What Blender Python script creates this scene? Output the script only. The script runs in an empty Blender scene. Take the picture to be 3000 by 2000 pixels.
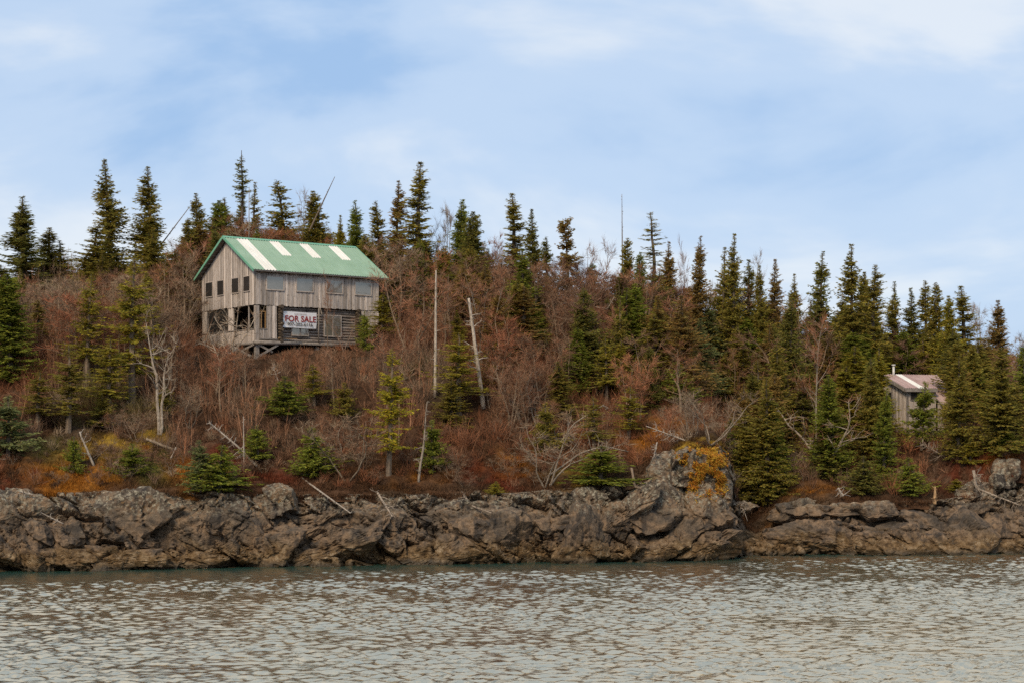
import bpy, math, random
import numpy as np
from math import radians as R_

# ---------------------------------------------------------------- camera, sky, sun, exposure
sc = bpy.context.scene
COL = sc.collection
FPX, HY, CAMZ = 4680.0, 1264.0, 7.5          # focal length and horizon in photo pixels, camera height above the water

cam = bpy.data.cameras.new('camera')
cam.sensor_width = 36.0
cam.lens = 36.0 * FPX / 3000.0
cam.shift_y = (HY - 1000.0) / 3000.0
cam.clip_end = 9000.0
cam_o = bpy.data.objects.new('camera', cam)
cam_o.location = (0, 0, CAMZ)
cam_o.rotation_euler = (R_(90), 0, 0)
COL.objects.link(cam_o)
sc.camera = cam_o

SUN_EL, SUN_AZ = 40.0, -158.0                # azimuth from +Y clockwise: sun behind the camera, to its left
world = bpy.data.worlds.new('World')
sc.world = world
world.use_nodes = True
wn, wl = world.node_tree.nodes, world.node_tree.links
wn.clear()
w_out = wn.new('ShaderNodeOutputWorld')
w_bg = wn.new('ShaderNodeBackground')
w_bg.inputs['Strength'].default_value = 0.054
w_sky = wn.new('ShaderNodeTexSky')
w_sky.sky_type = 'NISHITA'
w_sky.sun_disc = False
w_sky.sun_elevation = R_(SUN_EL)
w_sky.sun_rotation = R_(SUN_AZ)
w_sky.dust_density = 1.5
w_tc = wn.new('ShaderNodeTexCoord')
w_map = wn.new('ShaderNodeMapping')
w_map.inputs['Scale'].default_value = (3.4, 3.4, 8.5)
w_map.inputs['Rotation'].default_value = (0, R_(14), R_(8))
w_map.inputs['Location'].default_value = (4.82, 3.72, -2.11)
w_n1 = wn.new('ShaderNodeTexNoise')
w_n1.inputs['Scale'].default_value = 1.0
w_n1.inputs['Detail'].default_value = 6.0
w_n1.inputs['Roughness'].default_value = 0.50
w_n1.inputs['Distortion'].default_value = 0.35
w_r = wn.new('ShaderNodeValToRGB')
w_r.color_ramp.interpolation = 'EASE'
w_r.color_ramp.elements[0].position = 0.34
w_r.color_ramp.elements[0].color = (3.8, 5.75, 8.75, 1)
w_r.color_ramp.elements[1].position = 0.60
w_r.color_ramp.elements[1].color = (8.3, 9.0, 9.9, 1)
e_ = w_r.color_ramp.elements.new(0.475)
e_.color = (5.7, 7.25, 9.5, 1)
w_mix = wn.new('ShaderNodeMixRGB')
w_mix.inputs['Fac'].default_value = 0.86
wl.new(w_tc.outputs['Generated'], w_map.inputs['Vector'])
wl.new(w_map.outputs[0], w_n1.inputs['Vector'])
wl.new(w_n1.outputs['Fac'], w_r.inputs['Fac'])
wl.new(w_sky.outputs[0], w_mix.inputs['Color1'])
wl.new(w_r.outputs[0], w_mix.inputs['Color2'])
wl.new(w_mix.outputs[0], w_bg.inputs['Color'])
wl.new(w_bg.outputs[0], w_out.inputs['Surface'])

sun = bpy.data.lights.new('sun', 'SUN')
sun.energy = 1.5
sun.angle = R_(14)
sun.color = (1.0, 0.84, 0.62)
sun_o = bpy.data.objects.new('sun', sun)
_e, _a = R_(SUN_EL), R_(SUN_AZ)
from mathutils import Vector, Matrix
sdir = Vector((math.sin(_a) * math.cos(_e), math.cos(_a) * math.cos(_e), math.sin(_e)))
sun_o.rotation_euler = (-sdir).to_track_quat('-Z', 'Y').to_euler()
COL.objects.link(sun_o)

sc.view_settings.view_transform = 'Standard'
sc.view_settings.look = 'None'
sc.view_settings.exposure = 0.90
sc.view_settings.gamma = 1.0
sc.view_settings.use_curve_mapping = False
sc.cycles.use_denoising = False
sc.cycles.caustics_reflective = False
sc.cycles.caustics_refractive = False
sc.cycles.sample_clamp_indirect = 3.0
sc.cycles.max_bounces = 6
sc.cycles.diffuse_bounces = 3
sc.cycles.glossy_bounces = 3
sc.cycles.transparent_max_bounces = 8

# ---------------------------------------------------------------- noise
def h3(ix, iy, iz, seed=0):
    with np.errstate(over='ignore'):
        h = (ix.astype(np.int64) * 374761393 + iy.astype(np.int64) * 668265263 + iz.astype(np.int64) * 2147483647 + seed * 974711) & 0xffffffff
        h = ((h ^ (h >> 13)) * 1274126177) & 0xffffffff
        h = ((h ^ (h >> 16)) * 2246822519) & 0xffffffff
        h = h ^ (h >> 15)
    return (h & 0xffffff).astype(np.float64) / 16777215.0

def vnoise(p, seed=0):
    p = np.asarray(p, float)
    i = np.floor(p).astype(np.int64)
    f = p - i
    f = f * f * f * (f * (f * 6 - 15) + 10)
    r = 0
    for dx in (0, 1):
        wx = f[:, 0] if dx else 1 - f[:, 0]
        for dy in (0, 1):
            wy = f[:, 1] if dy else 1 - f[:, 1]
            for dz in (0, 1):
                wz = f[:, 2] if dz else 1 - f[:, 2]
                r = r + wx * wy * wz * h3(i[:, 0] + dx, i[:, 1] + dy, i[:, 2] + dz, seed)
    return r * 2 - 1

def fbm(p, octv=4, seed=0, gain=0.5):
    a, s, r = 1.0, 1.0, 0
    for k in range(octv):
        r = r + a * vnoise(p * s + 17.3 * k, seed + k)
        a *= gain
        s *= 2.03
    return r

def voronoi(p, seed=0):
    i = np.floor(p).astype(np.int64)
    n = len(p)
    f1 = np.full(n, 9.0); f2 = np.full(n, 9.0)
    cid = np.zeros((n, 3), np.int64); cv = np.zeros((n, 3))
    for dx in (-1, 0, 1):
        for dy in (-1, 0, 1):
            for dz in (-1, 0, 1):
                a, b, c = i[:, 0] + dx, i[:, 1] + dy, i[:, 2] + dz
                q = np.stack([a + h3(a, b, c, seed), b + h3(a, b, c, seed + 1), c + h3(a, b, c, seed + 2)], 1)
                v = p - q
                d = np.sqrt((v * v).sum(1))
                m = d < f1
                f2 = np.where(m, f1, np.minimum(f2, d))
                f1 = np.where(m, d, f1)
                cid[m] = np.stack([a, b, c], 1)[m]
                cv[m] = v[m]
    return f1, f2, cid, cv

_ct, _st = math.cos(0.6), math.sin(0.6)
def rock_disp(p, amp=1.0):
    """signed outward displacement of a blocky, cracked, tilted-strata rock at world points p"""
    q = np.stack([(p[:, 0] * _ct - p[:, 2] * _st) * 0.34, p[:, 1] * 0.5, (p[:, 0] * _st + p[:, 2] * _ct) * 0.72], 1)
    w = 0.35 * np.stack([vnoise(p * 0.9, 41), vnoise(p * 0.9, 42), vnoise(p * 0.9, 43)], 1)
    f1, f2, c, v = voronoi(q + w, 5)
    r = h3(c[:, 0], c[:, 1], c[:, 2], 77) - 0.5
    g = np.stack([h3(c[:, 0], c[:, 1], c[:, 2], 80 + k) - 0.5 for k in range(3)], 1)
    d = 1.0 * r + 1.3 * (g * v).sum(1) - 0.50 * np.exp(-((f2 - f1) / 0.05) ** 2)
    f1, f2, c, v = voronoi(q * 2.9 + w * 2, 9)
    r = h3(c[:, 0], c[:, 1], c[:, 2], 177) - 0.5
    g = np.stack([h3(c[:, 0], c[:, 1], c[:, 2], 180 + k) - 0.5 for k in range(3)], 1)
    d = d + 0.22 * r + 0.42 * (g * v).sum(1) - 0.17 * np.exp(-((f2 - f1) / 0.06) ** 2)
    qs = q * np.array([1.2, 2.0, 4.5])
    d = d + 0.05 * fbm(p * 2.2, 4, 3, .55) + 0.30 * fbm(p * 0.4, 2, 8) - 0.07 * np.abs(fbm(qs, 3, 13)) - 0.03 * np.abs(fbm(p * 3.1, 3, 14))
    # bedding ledges and joints
    st = q[:, 2] * 3.4 + .55 * q[:, 0] + .5 * fbm(p * .5, 2, 25)
    li_ = np.floor(st); fr_ = st - li_
    la = h3(li_, 0 * li_, 0 * li_, 301)
    d = d + (.03 + .22 * la * la) * (fr_ ** 1.6 - .4)
    jt = (p[:, 0] * .55 - p[:, 2] * .2) + la * .6 + .3 * fbm(p * .35, 2, 27)
    jf = jt - np.floor(jt)
    jr = h3(np.floor(jt), li_ * 0, li_ * 0, 303)
    d = d + .34 * (jr - .5) - .26 * np.exp(-(np.minimum(jf, 1 - jf) / .045) ** 2)
    return d * amp

# ---------------------------------------------------------------- mesh helpers
def mk_mesh(name, V, faces, mat=None, smooth=False, col=None):
    """faces: list of int arrays (n,3) or (n,4)"""
    V = np.asarray(V, np.float32)
    me = bpy.data.meshes.new(name)
    faces = [np.asarray(f, np.int32) for f in faces if len(f)]
    nl = sum(f.size for f in faces); npoly = sum(len(f) for f in faces)
    me.vertices.add(len(V)); me.vertices.foreach_set('co', V.ravel())
    me.loops.add(nl); me.loops.foreach_set('vertex_index', np.concatenate([f.ravel() for f in faces]))
    me.polygons.add(npoly)
    cnt = np.concatenate([np.full(len(f), f.shape[1], np.int32) for f in faces])
    st = np.concatenate([[0], np.cumsum(cnt)[:-1]]).astype(np.int32)
    me.polygons.foreach_set('loop_start', st)
    try:
        me.polygons.foreach_set('loop_total', cnt)
    except Exception:
        pass
    me.polygons.foreach_set('use_smooth', np.full(npoly, bool(smooth)))
    if col is not None:
        at = me.color_attributes.new('col', 'FLOAT_COLOR', 'POINT')
        c = np.ones((len(V), 4), np.float32); c[:, :3] = col
        at.data.foreach_set('color', c.ravel())
    me.update(calc_edges=True)
    me.validate()
    if mat: me.materials.append(mat)
    return me

def link(name, data, parent=None, loc=(0, 0, 0), rot=(0, 0, 0), scale=(1, 1, 1)):
    o = bpy.data.objects.new(name, data)
    COL.objects.link(o)
    o.location = loc; o.rotation_euler = rot; o.scale = scale
    if parent: o.parent = parent
    return o

def tag(o, label, cat=None, group=None, kind=None):
    if label: o['label'] = label
    if cat: o['category'] = cat
    if group: o['group'] = group
    if kind: o['kind'] = kind
    return o

class MB:
    def __init__(s): s.V = []; s.Q = []; s.T = []; s.n = 0
    def add(s, v, q=None, t=None):
        v = np.asarray(v, float).reshape(-1, 3)
        if q is not None and len(q): s.Q.append(np.asarray(q, int).reshape(-1, 4) + s.n)
        if t is not None and len(t): s.T.append(np.asarray(t, int).reshape(-1, 3) + s.n)
        s.V.append(v); s.n += len(v)
    def box(s, x0, x1, y0, y1, z0, z1):
        s.add([(x0, y0, z0), (x1, y0, z0), (x1, y1, z0), (x0, y1, z0), (x0, y0, z1), (x1, y0, z1), (x1, y1, z1), (x0, y1, z1)],
              [(0, 3, 2, 1), (4, 5, 6, 7), (0, 1, 5, 4), (1, 2, 6, 5), (2, 3, 7, 6), (3, 0, 4, 7)])
    def bar(s, p, q, w, h, up=(0, 0, 1)):
        p = np.array(p, float); q = np.array(q, float); d = q - p; d /= np.linalg.norm(d)
        a = np.cross(d, up); a /= np.linalg.norm(a); b = np.cross(a, d)
        v = []
        for c in (p, q):
            for (i, j) in ((-1, -1), (1, -1), (1, 1), (-1, 1)): v.append(c + a * i * w / 2 + b * j * h / 2)
        s.add(v, [(0, 1, 2, 3), (7, 6, 5, 4), (0, 4, 5, 1), (1, 5, 6, 2), (2, 6, 7, 3), (3, 7, 4, 0)])
    def prism(s, poly, axis, c0, c1):
        """poly: list of 2D points; extruded along axis ('x' or 'y') from c0 to c1"""
        n = len(poly); v = []
        for c in (c0, c1):
            for (a, b) in poly: v.append((c, a, b) if axis == 'x' else (a, c, b))
        q = [(i, (i + 1) % n, n + (i + 1) % n, n + i) for i in range(n)]
        t = []
        for i in range(1, n - 1): t += [(0, i + 1, i), (n, n + i, n + i + 1)]
        s.add(v, q, t)
    def tube(s, pts, rad, k=6, cap=True, jit=0.0, rng=None):
        P = np.asarray(pts, float); n = len(P); rad = np.broadcast_to(np.asarray(rad, float), (n,))
        T = np.gradient(P, axis=0); T /= np.linalg.norm(T, axis=1)[:, None] + 1e-9
        ref = np.array([0, 0, 1.0]) if abs(T[:, 2]).mean() < 0.8 else np.array([1.0, 0, 0])
        A = np.cross(T, ref); A /= np.linalg.norm(A, axis=1)[:, None] + 1e-9
        B = np.cross(T, A)
        an = np.arange(k) * 2 * math.pi / k
        rr = rad[:, None] * np.ones((n, k))
        if jit and rng is not None: rr = rr * (1 + jit * rng.normal(size=(n, k)))
        V = P[:, None, :] + rr[..., None] * (np.cos(an)[None, :, None] * A[:, None, :] + np.sin(an)[None, :, None] * B[:, None, :])
        q = []
        for i in range(n - 1):
            for j in range(k): q.append((i * k + j, i * k + (j + 1) % k, (i + 1) * k + (j + 1) % k, (i + 1) * k + j))
        t = []
        if cap:
            for j in range(1, k - 1): t += [(0, j + 1, j), ((n - 1) * k, (n - 1) * k + j, (n - 1) * k + j + 1)]
        s.add(V.reshape(-1, 3), q, t)
    def mesh(s, name, mat, smooth=False, col=None):
        return mk_mesh(name, np.concatenate(s.V), s.Q + s.T, mat, smooth, col)
    def build(s, name, mat, parent=None, smooth=False, **kw):
        return link(name, s.mesh(name, mat, smooth), parent, **kw)

# ---------------------------------------------------------------- materials
def newmat(name):
    m = bpy.data.materials.new(name); m.use_nodes = True
    nt = m.node_tree; nt.nodes.clear()
    out = nt.nodes.new('ShaderNodeOutputMaterial')
    return m, nt.nodes, nt.links, out

class NT:
    """tiny node-graph helper"""
    def __init__(s, name):
        s.m, s.n, s.l, s.out = newmat(name)
        s.geo = None
    def node(s, t, **kw):
        n = s.n.new(t)
        for k, v in kw.items(): setattr(n, k, v)
        return n
    def pos(s):
        if s.geo is None: s.geo = s.node('ShaderNodeNewGeometry')
        return s.geo.outputs['Position']
    def mapping(s, vec, scale=(1, 1, 1), rot=(0, 0, 0), loc=(0, 0, 0)):
        m = s.node('ShaderNodeMapping'); m.inputs['Scale'].default_value = scale; m.inputs['Rotation'].default_value = rot; m.inputs['Location'].default_value = loc
        s.l.new(vec, m.inputs['Vector']); return m.outputs[0]
    def noise(s, vec, scale, detail=4, rough=0.5, dist=0.0):
        n = s.node('ShaderNodeTexNoise'); n.inputs['Scale'].default_value = scale; n.inputs['Detail'].default_value = detail
        n.inputs['Roughness'].default_value = rough; n.inputs['Distortion'].default_value = dist
        s.l.new(vec, n.inputs['Vector']); return n.outputs['Fac']
    def vor(s, vec, scale, feature='F1', out='Distance'):
        n = s.node('ShaderNodeTexVoronoi', feature=feature); n.inputs['Scale'].default_value = scale
        s.l.new(vec, n.inputs['Vector']); return n.outputs[out]
    def ramp(s, fac, stops, interp='LINEAR'):
        r = s.node('ShaderNodeValToRGB'); r.color_ramp.interpolation = interp
        el = r.color_ramp.elements
        while len(el) < len(stops): el.new(0.5)
        for e, (p, c) in zip(el, stops):
            e.position = p
            e.color = (c, c, c, 1) if isinstance(c, (int, float)) else (*c, 1)
        s.l.new(fac, r.inputs['Fac']); return r.outputs['Color']
    def mix(s, fac, a, b, blend='MIX'):
        m = s.node('ShaderNodeMixRGB', blend_type=blend)
        for i, x in ((0, fac), (1, a), (2, b)):
            if isinstance(x, (int, float)): m.inputs[i].default_value = x if i == 0 else (x, x, x, 1)
            elif isinstance(x, tuple): m.inputs[i].default_value = (*x, 1)
            else: s.l.new(x, m.inputs[i])
        return m.outputs[0]
    def math(s, op, a, b=0.0, clamp=False):
        m = s.node('ShaderNodeMath', operation=op, use_clamp=clamp)
        for i, x in ((0, a), (1, b)):
            if isinstance(x, (int, float)): m.inputs[i].default_value = x
            else: s.l.new(x, m.inputs[i])
        return m.outputs[0]
    def sep(s, vec):
        n = s.node('ShaderNodeSeparateXYZ'); s.l.new(vec, n.inputs[0]); return n.outputs
    def bump(s, h, strength=0.5, dist=0.05):
        b = s.node('ShaderNodeBump'); b.inputs['Strength'].default_value = strength; b.inputs['Distance'].default_value = dist
        s.l.new(h, b.inputs['Height']); return b.outputs[0]
    def bsdf(s, color, rough=0.8, normal=None, spec=0.3, metal=0.0):
        b = s.node('ShaderNodeBsdfPrincipled')
        for k, x in (('Base Color', color), ('Roughness', rough), ('Specular IOR Level', spec), ('Metallic', metal)):
            if isinstance(x, (int, float)): b.inputs[k].default_value = x
            elif isinstance(x, tuple): b.inputs[k].default_value = (*x, 1)
            else: s.l.new(x, b.inputs[k])
        if normal is not None: s.l.new(normal, b.inputs['Normal'])
        s.l.new(b.outputs[0], s.out.inputs['Surface'])
        return b

def mat_foliage(name, trans=0.25, rough=0.7):
    g = NT(name)
    a = g.node('ShaderNodeAttribute', attribute_name='col')
    oi = g.node('ShaderNodeObjectInfo')
    c = g.mix(1.0, a.outputs['Color'], oi.outputs['Color'], 'MULTIPLY')
    d = g.node('ShaderNodeBsdfDiffuse'); g.l.new(c, d.inputs['Color'])
    if trans > 0:
        t = g.node('ShaderNodeBsdfTranslucent'); g.l.new(c, t.inputs['Color'])
        m = g.node('ShaderNodeMixShader'); m.inputs[0].default_value = trans
        g.l.new(d.outputs[0], m.inputs[1]); g.l.new(t.outputs[0], m.inputs[2])
        g.l.new(m.outputs[0], g.out.inputs['Surface'])
    else:
        g.l.new(d.outputs[0], g.out.inputs['Surface'])
    return g.m

M = {}
M['needle'] = mat_foliage('needles', 0.38)
M['twig'] = mat_foliage('twigs', 0.1)
M['heath'] = mat_foliage('heath_tufts', 0.2)

def mat_bark(name, stops, scale=6.0, tint=True):
    g = NT(name)
    tc = g.node('ShaderNodeTexCoord')
    v = g.mapping(tc.outputs['Object'], (2.2, 2.2, 0.7))
    c = g.ramp(g.noise(v, scale, 5, 0.65), stops)
    if tint:
        oi = g.node('ShaderNodeObjectInfo')
        c = g.mix(1.0, c, oi.outputs['Color'], 'MULTIPLY')
    g.bsdf(c, 0.9, g.bump(g.noise(v, scale * 3, 4), 0.6, 0.02), 0.15)
    return g.m
M['bark'] = mat_bark('spruce_bark', [(0.3, (0.07, 0.05, 0.035)), (0.7, (0.17, 0.135, 0.10))])
M['birch'] = mat_bark('birch_bark', [(0.32, (0.09, 0.065, 0.045)), (0.50, (0.27, 0.215, 0.16)), (0.75, (0.46, 0.385, 0.30))])
M['dead'] = mat_bark('bleached_deadwood', [(0.3, (0.16, 0.125, 0.095)), (0.55, (0.40, 0.33, 0.26)), (0.8, (0.58, 0.50, 0.41))])

def mat_wood(name, c0, c1, c2, grain=(7, 7, 0.5), spread=0.5, rough=0.85):
    g = NT(name)
    tc = g.node('ShaderNodeTexCoord')
    oi = g.node('ShaderNodeObjectInfo')
    off = g.math('MULTIPLY', oi.outputs['Random'], 37.0)
    cmb = g.node('ShaderNodeCombineXYZ'); g.l.new(off, cmb.inputs[0]); g.l.new(off, cmb.inputs[2])
    ad = g.node('ShaderNodeVectorMath', operation='ADD'); g.l.new(tc.outputs['Object'], ad.inputs[0]); g.l.new(cmb.outputs[0], ad.inputs[1])
    v = g.mapping(ad.outputs[0], grain)
    n = g.noise(v, 3.0, 6, 0.6, 0.3)
    c = g.ramp(n, [(0.28, c0), (0.5, c1), (0.74, c2)])
    k = g.ramp(oi.outputs['Random'], [(0.0, 1.0 - spread * 0.62), (0.5, 1.0), (0.8, 1.0 - spread * 0.25), (1.0, 1.0 + spread * 0.45)])
    c = g.mix(1.0, c, k, 'MULTIPLY')
    # knots
    kn = g.ramp(g.vor(g.mapping(ad.outputs[0], (5, 5, 2.2)), 1.0), [(0.10, 0.35), (0.19, 1.0)])
    c = g.mix(0.7, c, kn, 'MULTIPLY')
    g.bsdf(c, rough, g.bump(n, 0.35, 0.01), 0.2)
    return g.m
M['siding'] = mat_wood('weathered_siding', (0.24, 0.19, 0.15), (0.54, 0.445, 0.37), (0.72, 0.61, 0.52), spread=0.8)
M['log'] = mat_wood('weathered_log', (0.11, 0.085, 0.068), (0.27, 0.215, 0.175), (0.42, 0.345, 0.285), (0.6, 5, 5), 0.4)
M['logend'] = mat_wood('log_end_grain', (0.035, 0.025, 0.018), (0.09, 0.065, 0.045), (0.25, 0.19, 0.13), (4, 0.6, 4), 0.7)
M['timber'] = mat_wood('grey_timber', (0.11, 0.09, 0.075), (0.25, 0.21, 0.175), (0.38, 0.33, 0.28), (2, 2, 2), 0.3)
M['freshwood'] = mat_wood('yellow_wood', (0.28, 0.15, 0.06), (0.42, 0.24, 0.10), (0.5, 0.32, 0.16), (2, 2, 2), 0.2)
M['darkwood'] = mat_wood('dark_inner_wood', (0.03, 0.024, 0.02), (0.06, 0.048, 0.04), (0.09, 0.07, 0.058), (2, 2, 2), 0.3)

def mat_roof(name, c, c2, gloss=0.45):
    g = NT(name)
    tc = g.node('ShaderNodeTexCoord')
    n = g.noise(g.mapping(tc.outputs['Object'], (0.5, 0.35, 0.5)), 1.6, 5, 0.6)
    n2 = g.noise(g.mapping(tc.outputs['Object'], (6, 0.5, 0.5)), 1.5, 4, 0.6)
    k = g.math('MULTIPLY', n, n2)
    col = g.ramp(k, [(0.12, c2), (0.34, c)])
    g.bsdf(col, g.ramp(n2, [(0.3, gloss - 0.08), (0.7, gloss + 0.15)]), None, 0.4)
    return g.m
M['green'] = mat_roof('green_metal_roof', (0.31, 0.425, 0.305), (0.25, 0.365, 0.25))
M['greentrim'] = mat_roof('green_metal_trim', (0.17, 0.39, 0.245), (0.13, 0.32, 0.19))
M['white'] = mat_roof('translucent_white_panel', (0.80, 0.77, 0.70), (0.70, 0.66, 0.58), 0.5)
M['pink'] = mat_roof('faded_pink_roof', (0.45, 0.32, 0.285), (0.31, 0.19, 0.165), 0.6)

def mat_plain(name, c, rough=0.6, spec=0.3, metal=0.0, var=0.25, scale=3.0):
    g = NT(name)
    tc = g.node('ShaderNodeTexCoord')
    n = g.noise(tc.outputs['Object'], scale, 5, 0.6)
    lo = tuple(x * (1 - var) for x in c); hi = tuple(min(1, x * (1 + var * 0.6)) for x in c)
    g.bsdf(g.ramp(n, [(0.3, lo), (0.7, hi)]), rough, None, spec, metal)
    return g.m
M['banner'] = mat_plain('white_vinyl', (0.78, 0.75, 0.74), 0.5, 0.3, var=0.08)
M['red'] = mat_plain('red_print', (0.27, 0.022, 0.018), 0.5, 0.3, var=0.05)
M['black'] = mat_plain('black_print', (0.02, 0.019, 0.02), 0.5, 0.3, var=0.05)
M['grey'] = mat_plain('grey_print', (0.25, 0.2, 0.19), 0.5, 0.3, var=0.05)
M['flue'] = mat_plain('pale_stove_pipe', (0.62, 0.58, 0.52), 0.5, 0.4, var=0.3)
M['soffit'] = mat_plain('grey_soffit', (0.19, 0.165, 0.145), 0.85, 0.2, var=0.3)

def mat_pane(name, c, metal, rough=0.05):
    g = NT(name)
    tc = g.node('ShaderNodeTexCoord')
    n = g.noise(tc.outputs['Object'], 1.2, 3, 0.5)
    b = g.bsdf(g.ramp(n, [(0.3, tuple(x * 0.85 for x in c)), (0.7, c)]), rough, None, 0.5, metal)
    return g.m
M['pane'] = mat_pane('filmed_window_pane', (0.33, 0.29, 0.235), 0.55)
M['darkpane'] = mat_pane('dark_window_pane', (0.055, 0.05, 0.045), 0.3, 0.08)

# rock
def mat_rock():
    g = NT('shore_rock')
    p = g.pos()
    x, y, z = g.sep(p)
    n1 = g.noise(p, 0.55, 5, 0.6, 0.4)
    n2 = g.noise(p, 2.6, 6, 0.65)
    n3 = g.noise(p, 11.0, 4, 0.6)
    c = g.ramp(n1, [(0.30, (0.058, 0.045, 0.033)), (0.44, (0.125, 0.090, 0.060)), (0.56, (0.215, 0.138, 0.080)), (0.72, (0.105, 0.080, 0.058))])
    c = g.mix(g.ramp(n2, [(0.35, 0.75), (0.52, 0.0)]), c, (0.040, 0.033, 0.027))
    c = g.mix(g.ramp(n2, [(0.58, 0.0), (0.75, 0.5)]), c, (0.29, 0.215, 0.145))
    # dark run-down streaks
    st = g.noise(g.mapping(p, (1.1, 1.1, 0.16)), 1.3, 4, 0.6, 0.6)
    c = g.mix(g.ramp(st, [(0.50, 0.0), (0.62, 0.8)]), c, (0.034, 0.029, 0.025))
    # tidal band of ochre weed and barnacles
    zz = g.math('ADD', z, g.math('MULTIPLY', g.math('SUBTRACT', n1, 0.5), 2.4))
    band = g.ramp(g.math('MULTIPLY', zz, 0.7), [(0.0, 1.0), (0.6, 0.85), (1.0, 0.0)])
    ochre = g.ramp(n2, [(0.36, (0.050, 0.027, 0.010)), (0.52, (0.150, 0.088, 0.036)), (0.70, (0.30, 0.21, 0.12))])
    c = g.mix(band, c, ochre)
    bar = g.ramp(g.vor(p, 26.0), [(0.16, 1.0), (0.26, 0.0)])
    patch = g.ramp(g.noise(p, 1.7, 3, 0.5), [(0.46, 0.0), (0.6, 0.85)])
    low = g.ramp(zz, [(0.0, 1.0), (0.9, 1.0), (1.0, 0.0)])
    c = g.mix(g.math('MULTIPLY', g.math('MULTIPLY', bar, patch), low), c, (0.58, 0.53, 0.43))
    # wet dark foot
    wet = g.ramp(g.math('ADD', z, g.math('MULTIPLY', n2, 0.35)), [(0.28, 1.0), (0.62, 0.0)])
    c = g.mix(g.math('MULTIPLY', wet, 0.85), c, (0.045, 0.035, 0.022))
    # lichen higher up
    hi = g.ramp(g.math('MULTIPLY', g.math('ADD', z, g.math('MULTIPLY', n1, 1.5)), 0.1), [(0.33, 0.0), (0.43, 1.0)])
    li = g.ramp(g.noise(p, 4.2, 5, 0.7), [(0.50, 0.0), (0.60, 0.9)])
    c = g.mix(g.math('MULTIPLY', hi, li), c, g.ramp(n3, [(0.35, (0.20, 0.18, 0.125)), (0.7, (0.40, 0.34, 0.25))]))
    ol = g.ramp(g.noise(p, 2.3, 4, 0.7), [(0.62, 0.0), (0.68, 0.9)])
    c = g.mix(g.math('MULTIPLY', hi, g.math('MULTIPLY', ol, 0.7)), c, (0.36, 0.19, 0.055))
    c = g.mix(0.55, c, g.ramp(n3, [(0.3, 0.55), (0.7, 1.35)]), 'MULTIPLY')
    # fine cracks as relief
    wv = g.mapping(p, (1.0, 1.0, 1.7), (0, 0.6, 0))
    cr = g.ramp(g.vor(g.mix(0.25, wv, g.noise(p, 3.0, 3)), 1.9, 'DISTANCE_TO_EDGE'), [(0.0, 0.0), (0.06, 1.0)])
    hgt = g.math('ADD', g.math('MULTIPLY', cr, 0.22), g.math('ADD', g.math('MULTIPLY', n3, 0.55), n2))
    g.bsdf(c, g.mix(wet, 0.85, 0.35), g.bump(hgt, 0.8, 0.09), 0.2)
    return g.m
M['rock'] = mat_rock()

def mat_ground():
    g = NT('heath_ground')
    a = g.node('ShaderNodeAttribute', attribute_name='col')
    p = g.pos()
    n = g.noise(p, 3.0, 6, 0.7)
    c = g.mix(0.8, a.outputs['Color'], g.ramp(n, [(0.3, 0.35), (0.7, 1.5)]), 'MULTIPLY')
    g.bsdf(c, 0.95, g.bump(n, 1.0, 0.25), 0.05)
    return g.m
M['ground'] = mat_ground()

def mat_water():
    g = NT('sea_water')
    p = g.pos()
    n1 = g.noise(g.mapping(p, (1.3, 4.2, 1.0), (0, 0, 0.08)), 1.0, 4, 0.6, 0.4)
    n2 = g.noise(g.mapping(p, (4.0, 9.0, 1.0), (0, 0, -0.1)), 1.0, 3, 0.55)
    h = g.math('ADD', n1, g.math('MULTIPLY', n2, 0.35))
    nb = g.bump(h, 0.35, 0.05)
    fr = g.node('ShaderNodeFresnel'); fr.inputs['IOR'].default_value = 1.34
    g.l.new(nb, fr.inputs['Normal'])
    gl = g.node('ShaderNodeBsdfGlossy'); gl.inputs['Roughness'].default_value = 0.18
    gl.inputs['Color'].default_value = (1.0, 0.80, 0.55, 1)
    g.l.new(nb, gl.inputs['Normal'])
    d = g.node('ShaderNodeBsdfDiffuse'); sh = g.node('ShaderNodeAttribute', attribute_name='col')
    cliff_refl = g.sep(sh.outputs['Color'])[0]
    g.l.new(g.mix(cliff_refl, (0.115, 0.120, 0.090), (0.018, 0.066, 0.052)), d.inputs['Color'])  # teal water near shore, darkened in colour in place of the cliff's reflection
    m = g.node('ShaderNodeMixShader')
    f2 = g.math('ADD', g.math('MULTIPLY', fr.outputs[0], 0.25), g.math('SUBTRACT', 0.80, g.math('MULTIPLY', cliff_refl, 0.34)), True)  # gloss lowered near shore so the painted dark strip shows
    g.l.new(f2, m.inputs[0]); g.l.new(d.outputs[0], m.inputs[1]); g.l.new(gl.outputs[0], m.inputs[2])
    g.l.new(m.outputs[0], g.out.inputs['Surface'])
    return g.m
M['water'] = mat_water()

# ---------------------------------------------------------------- the lie of the land
def at(px, py, Y):
    return np.array([(px - 1500.0) / FPX * Y, Y, CAMZ + (HY - py) / FPX * Y])

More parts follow.
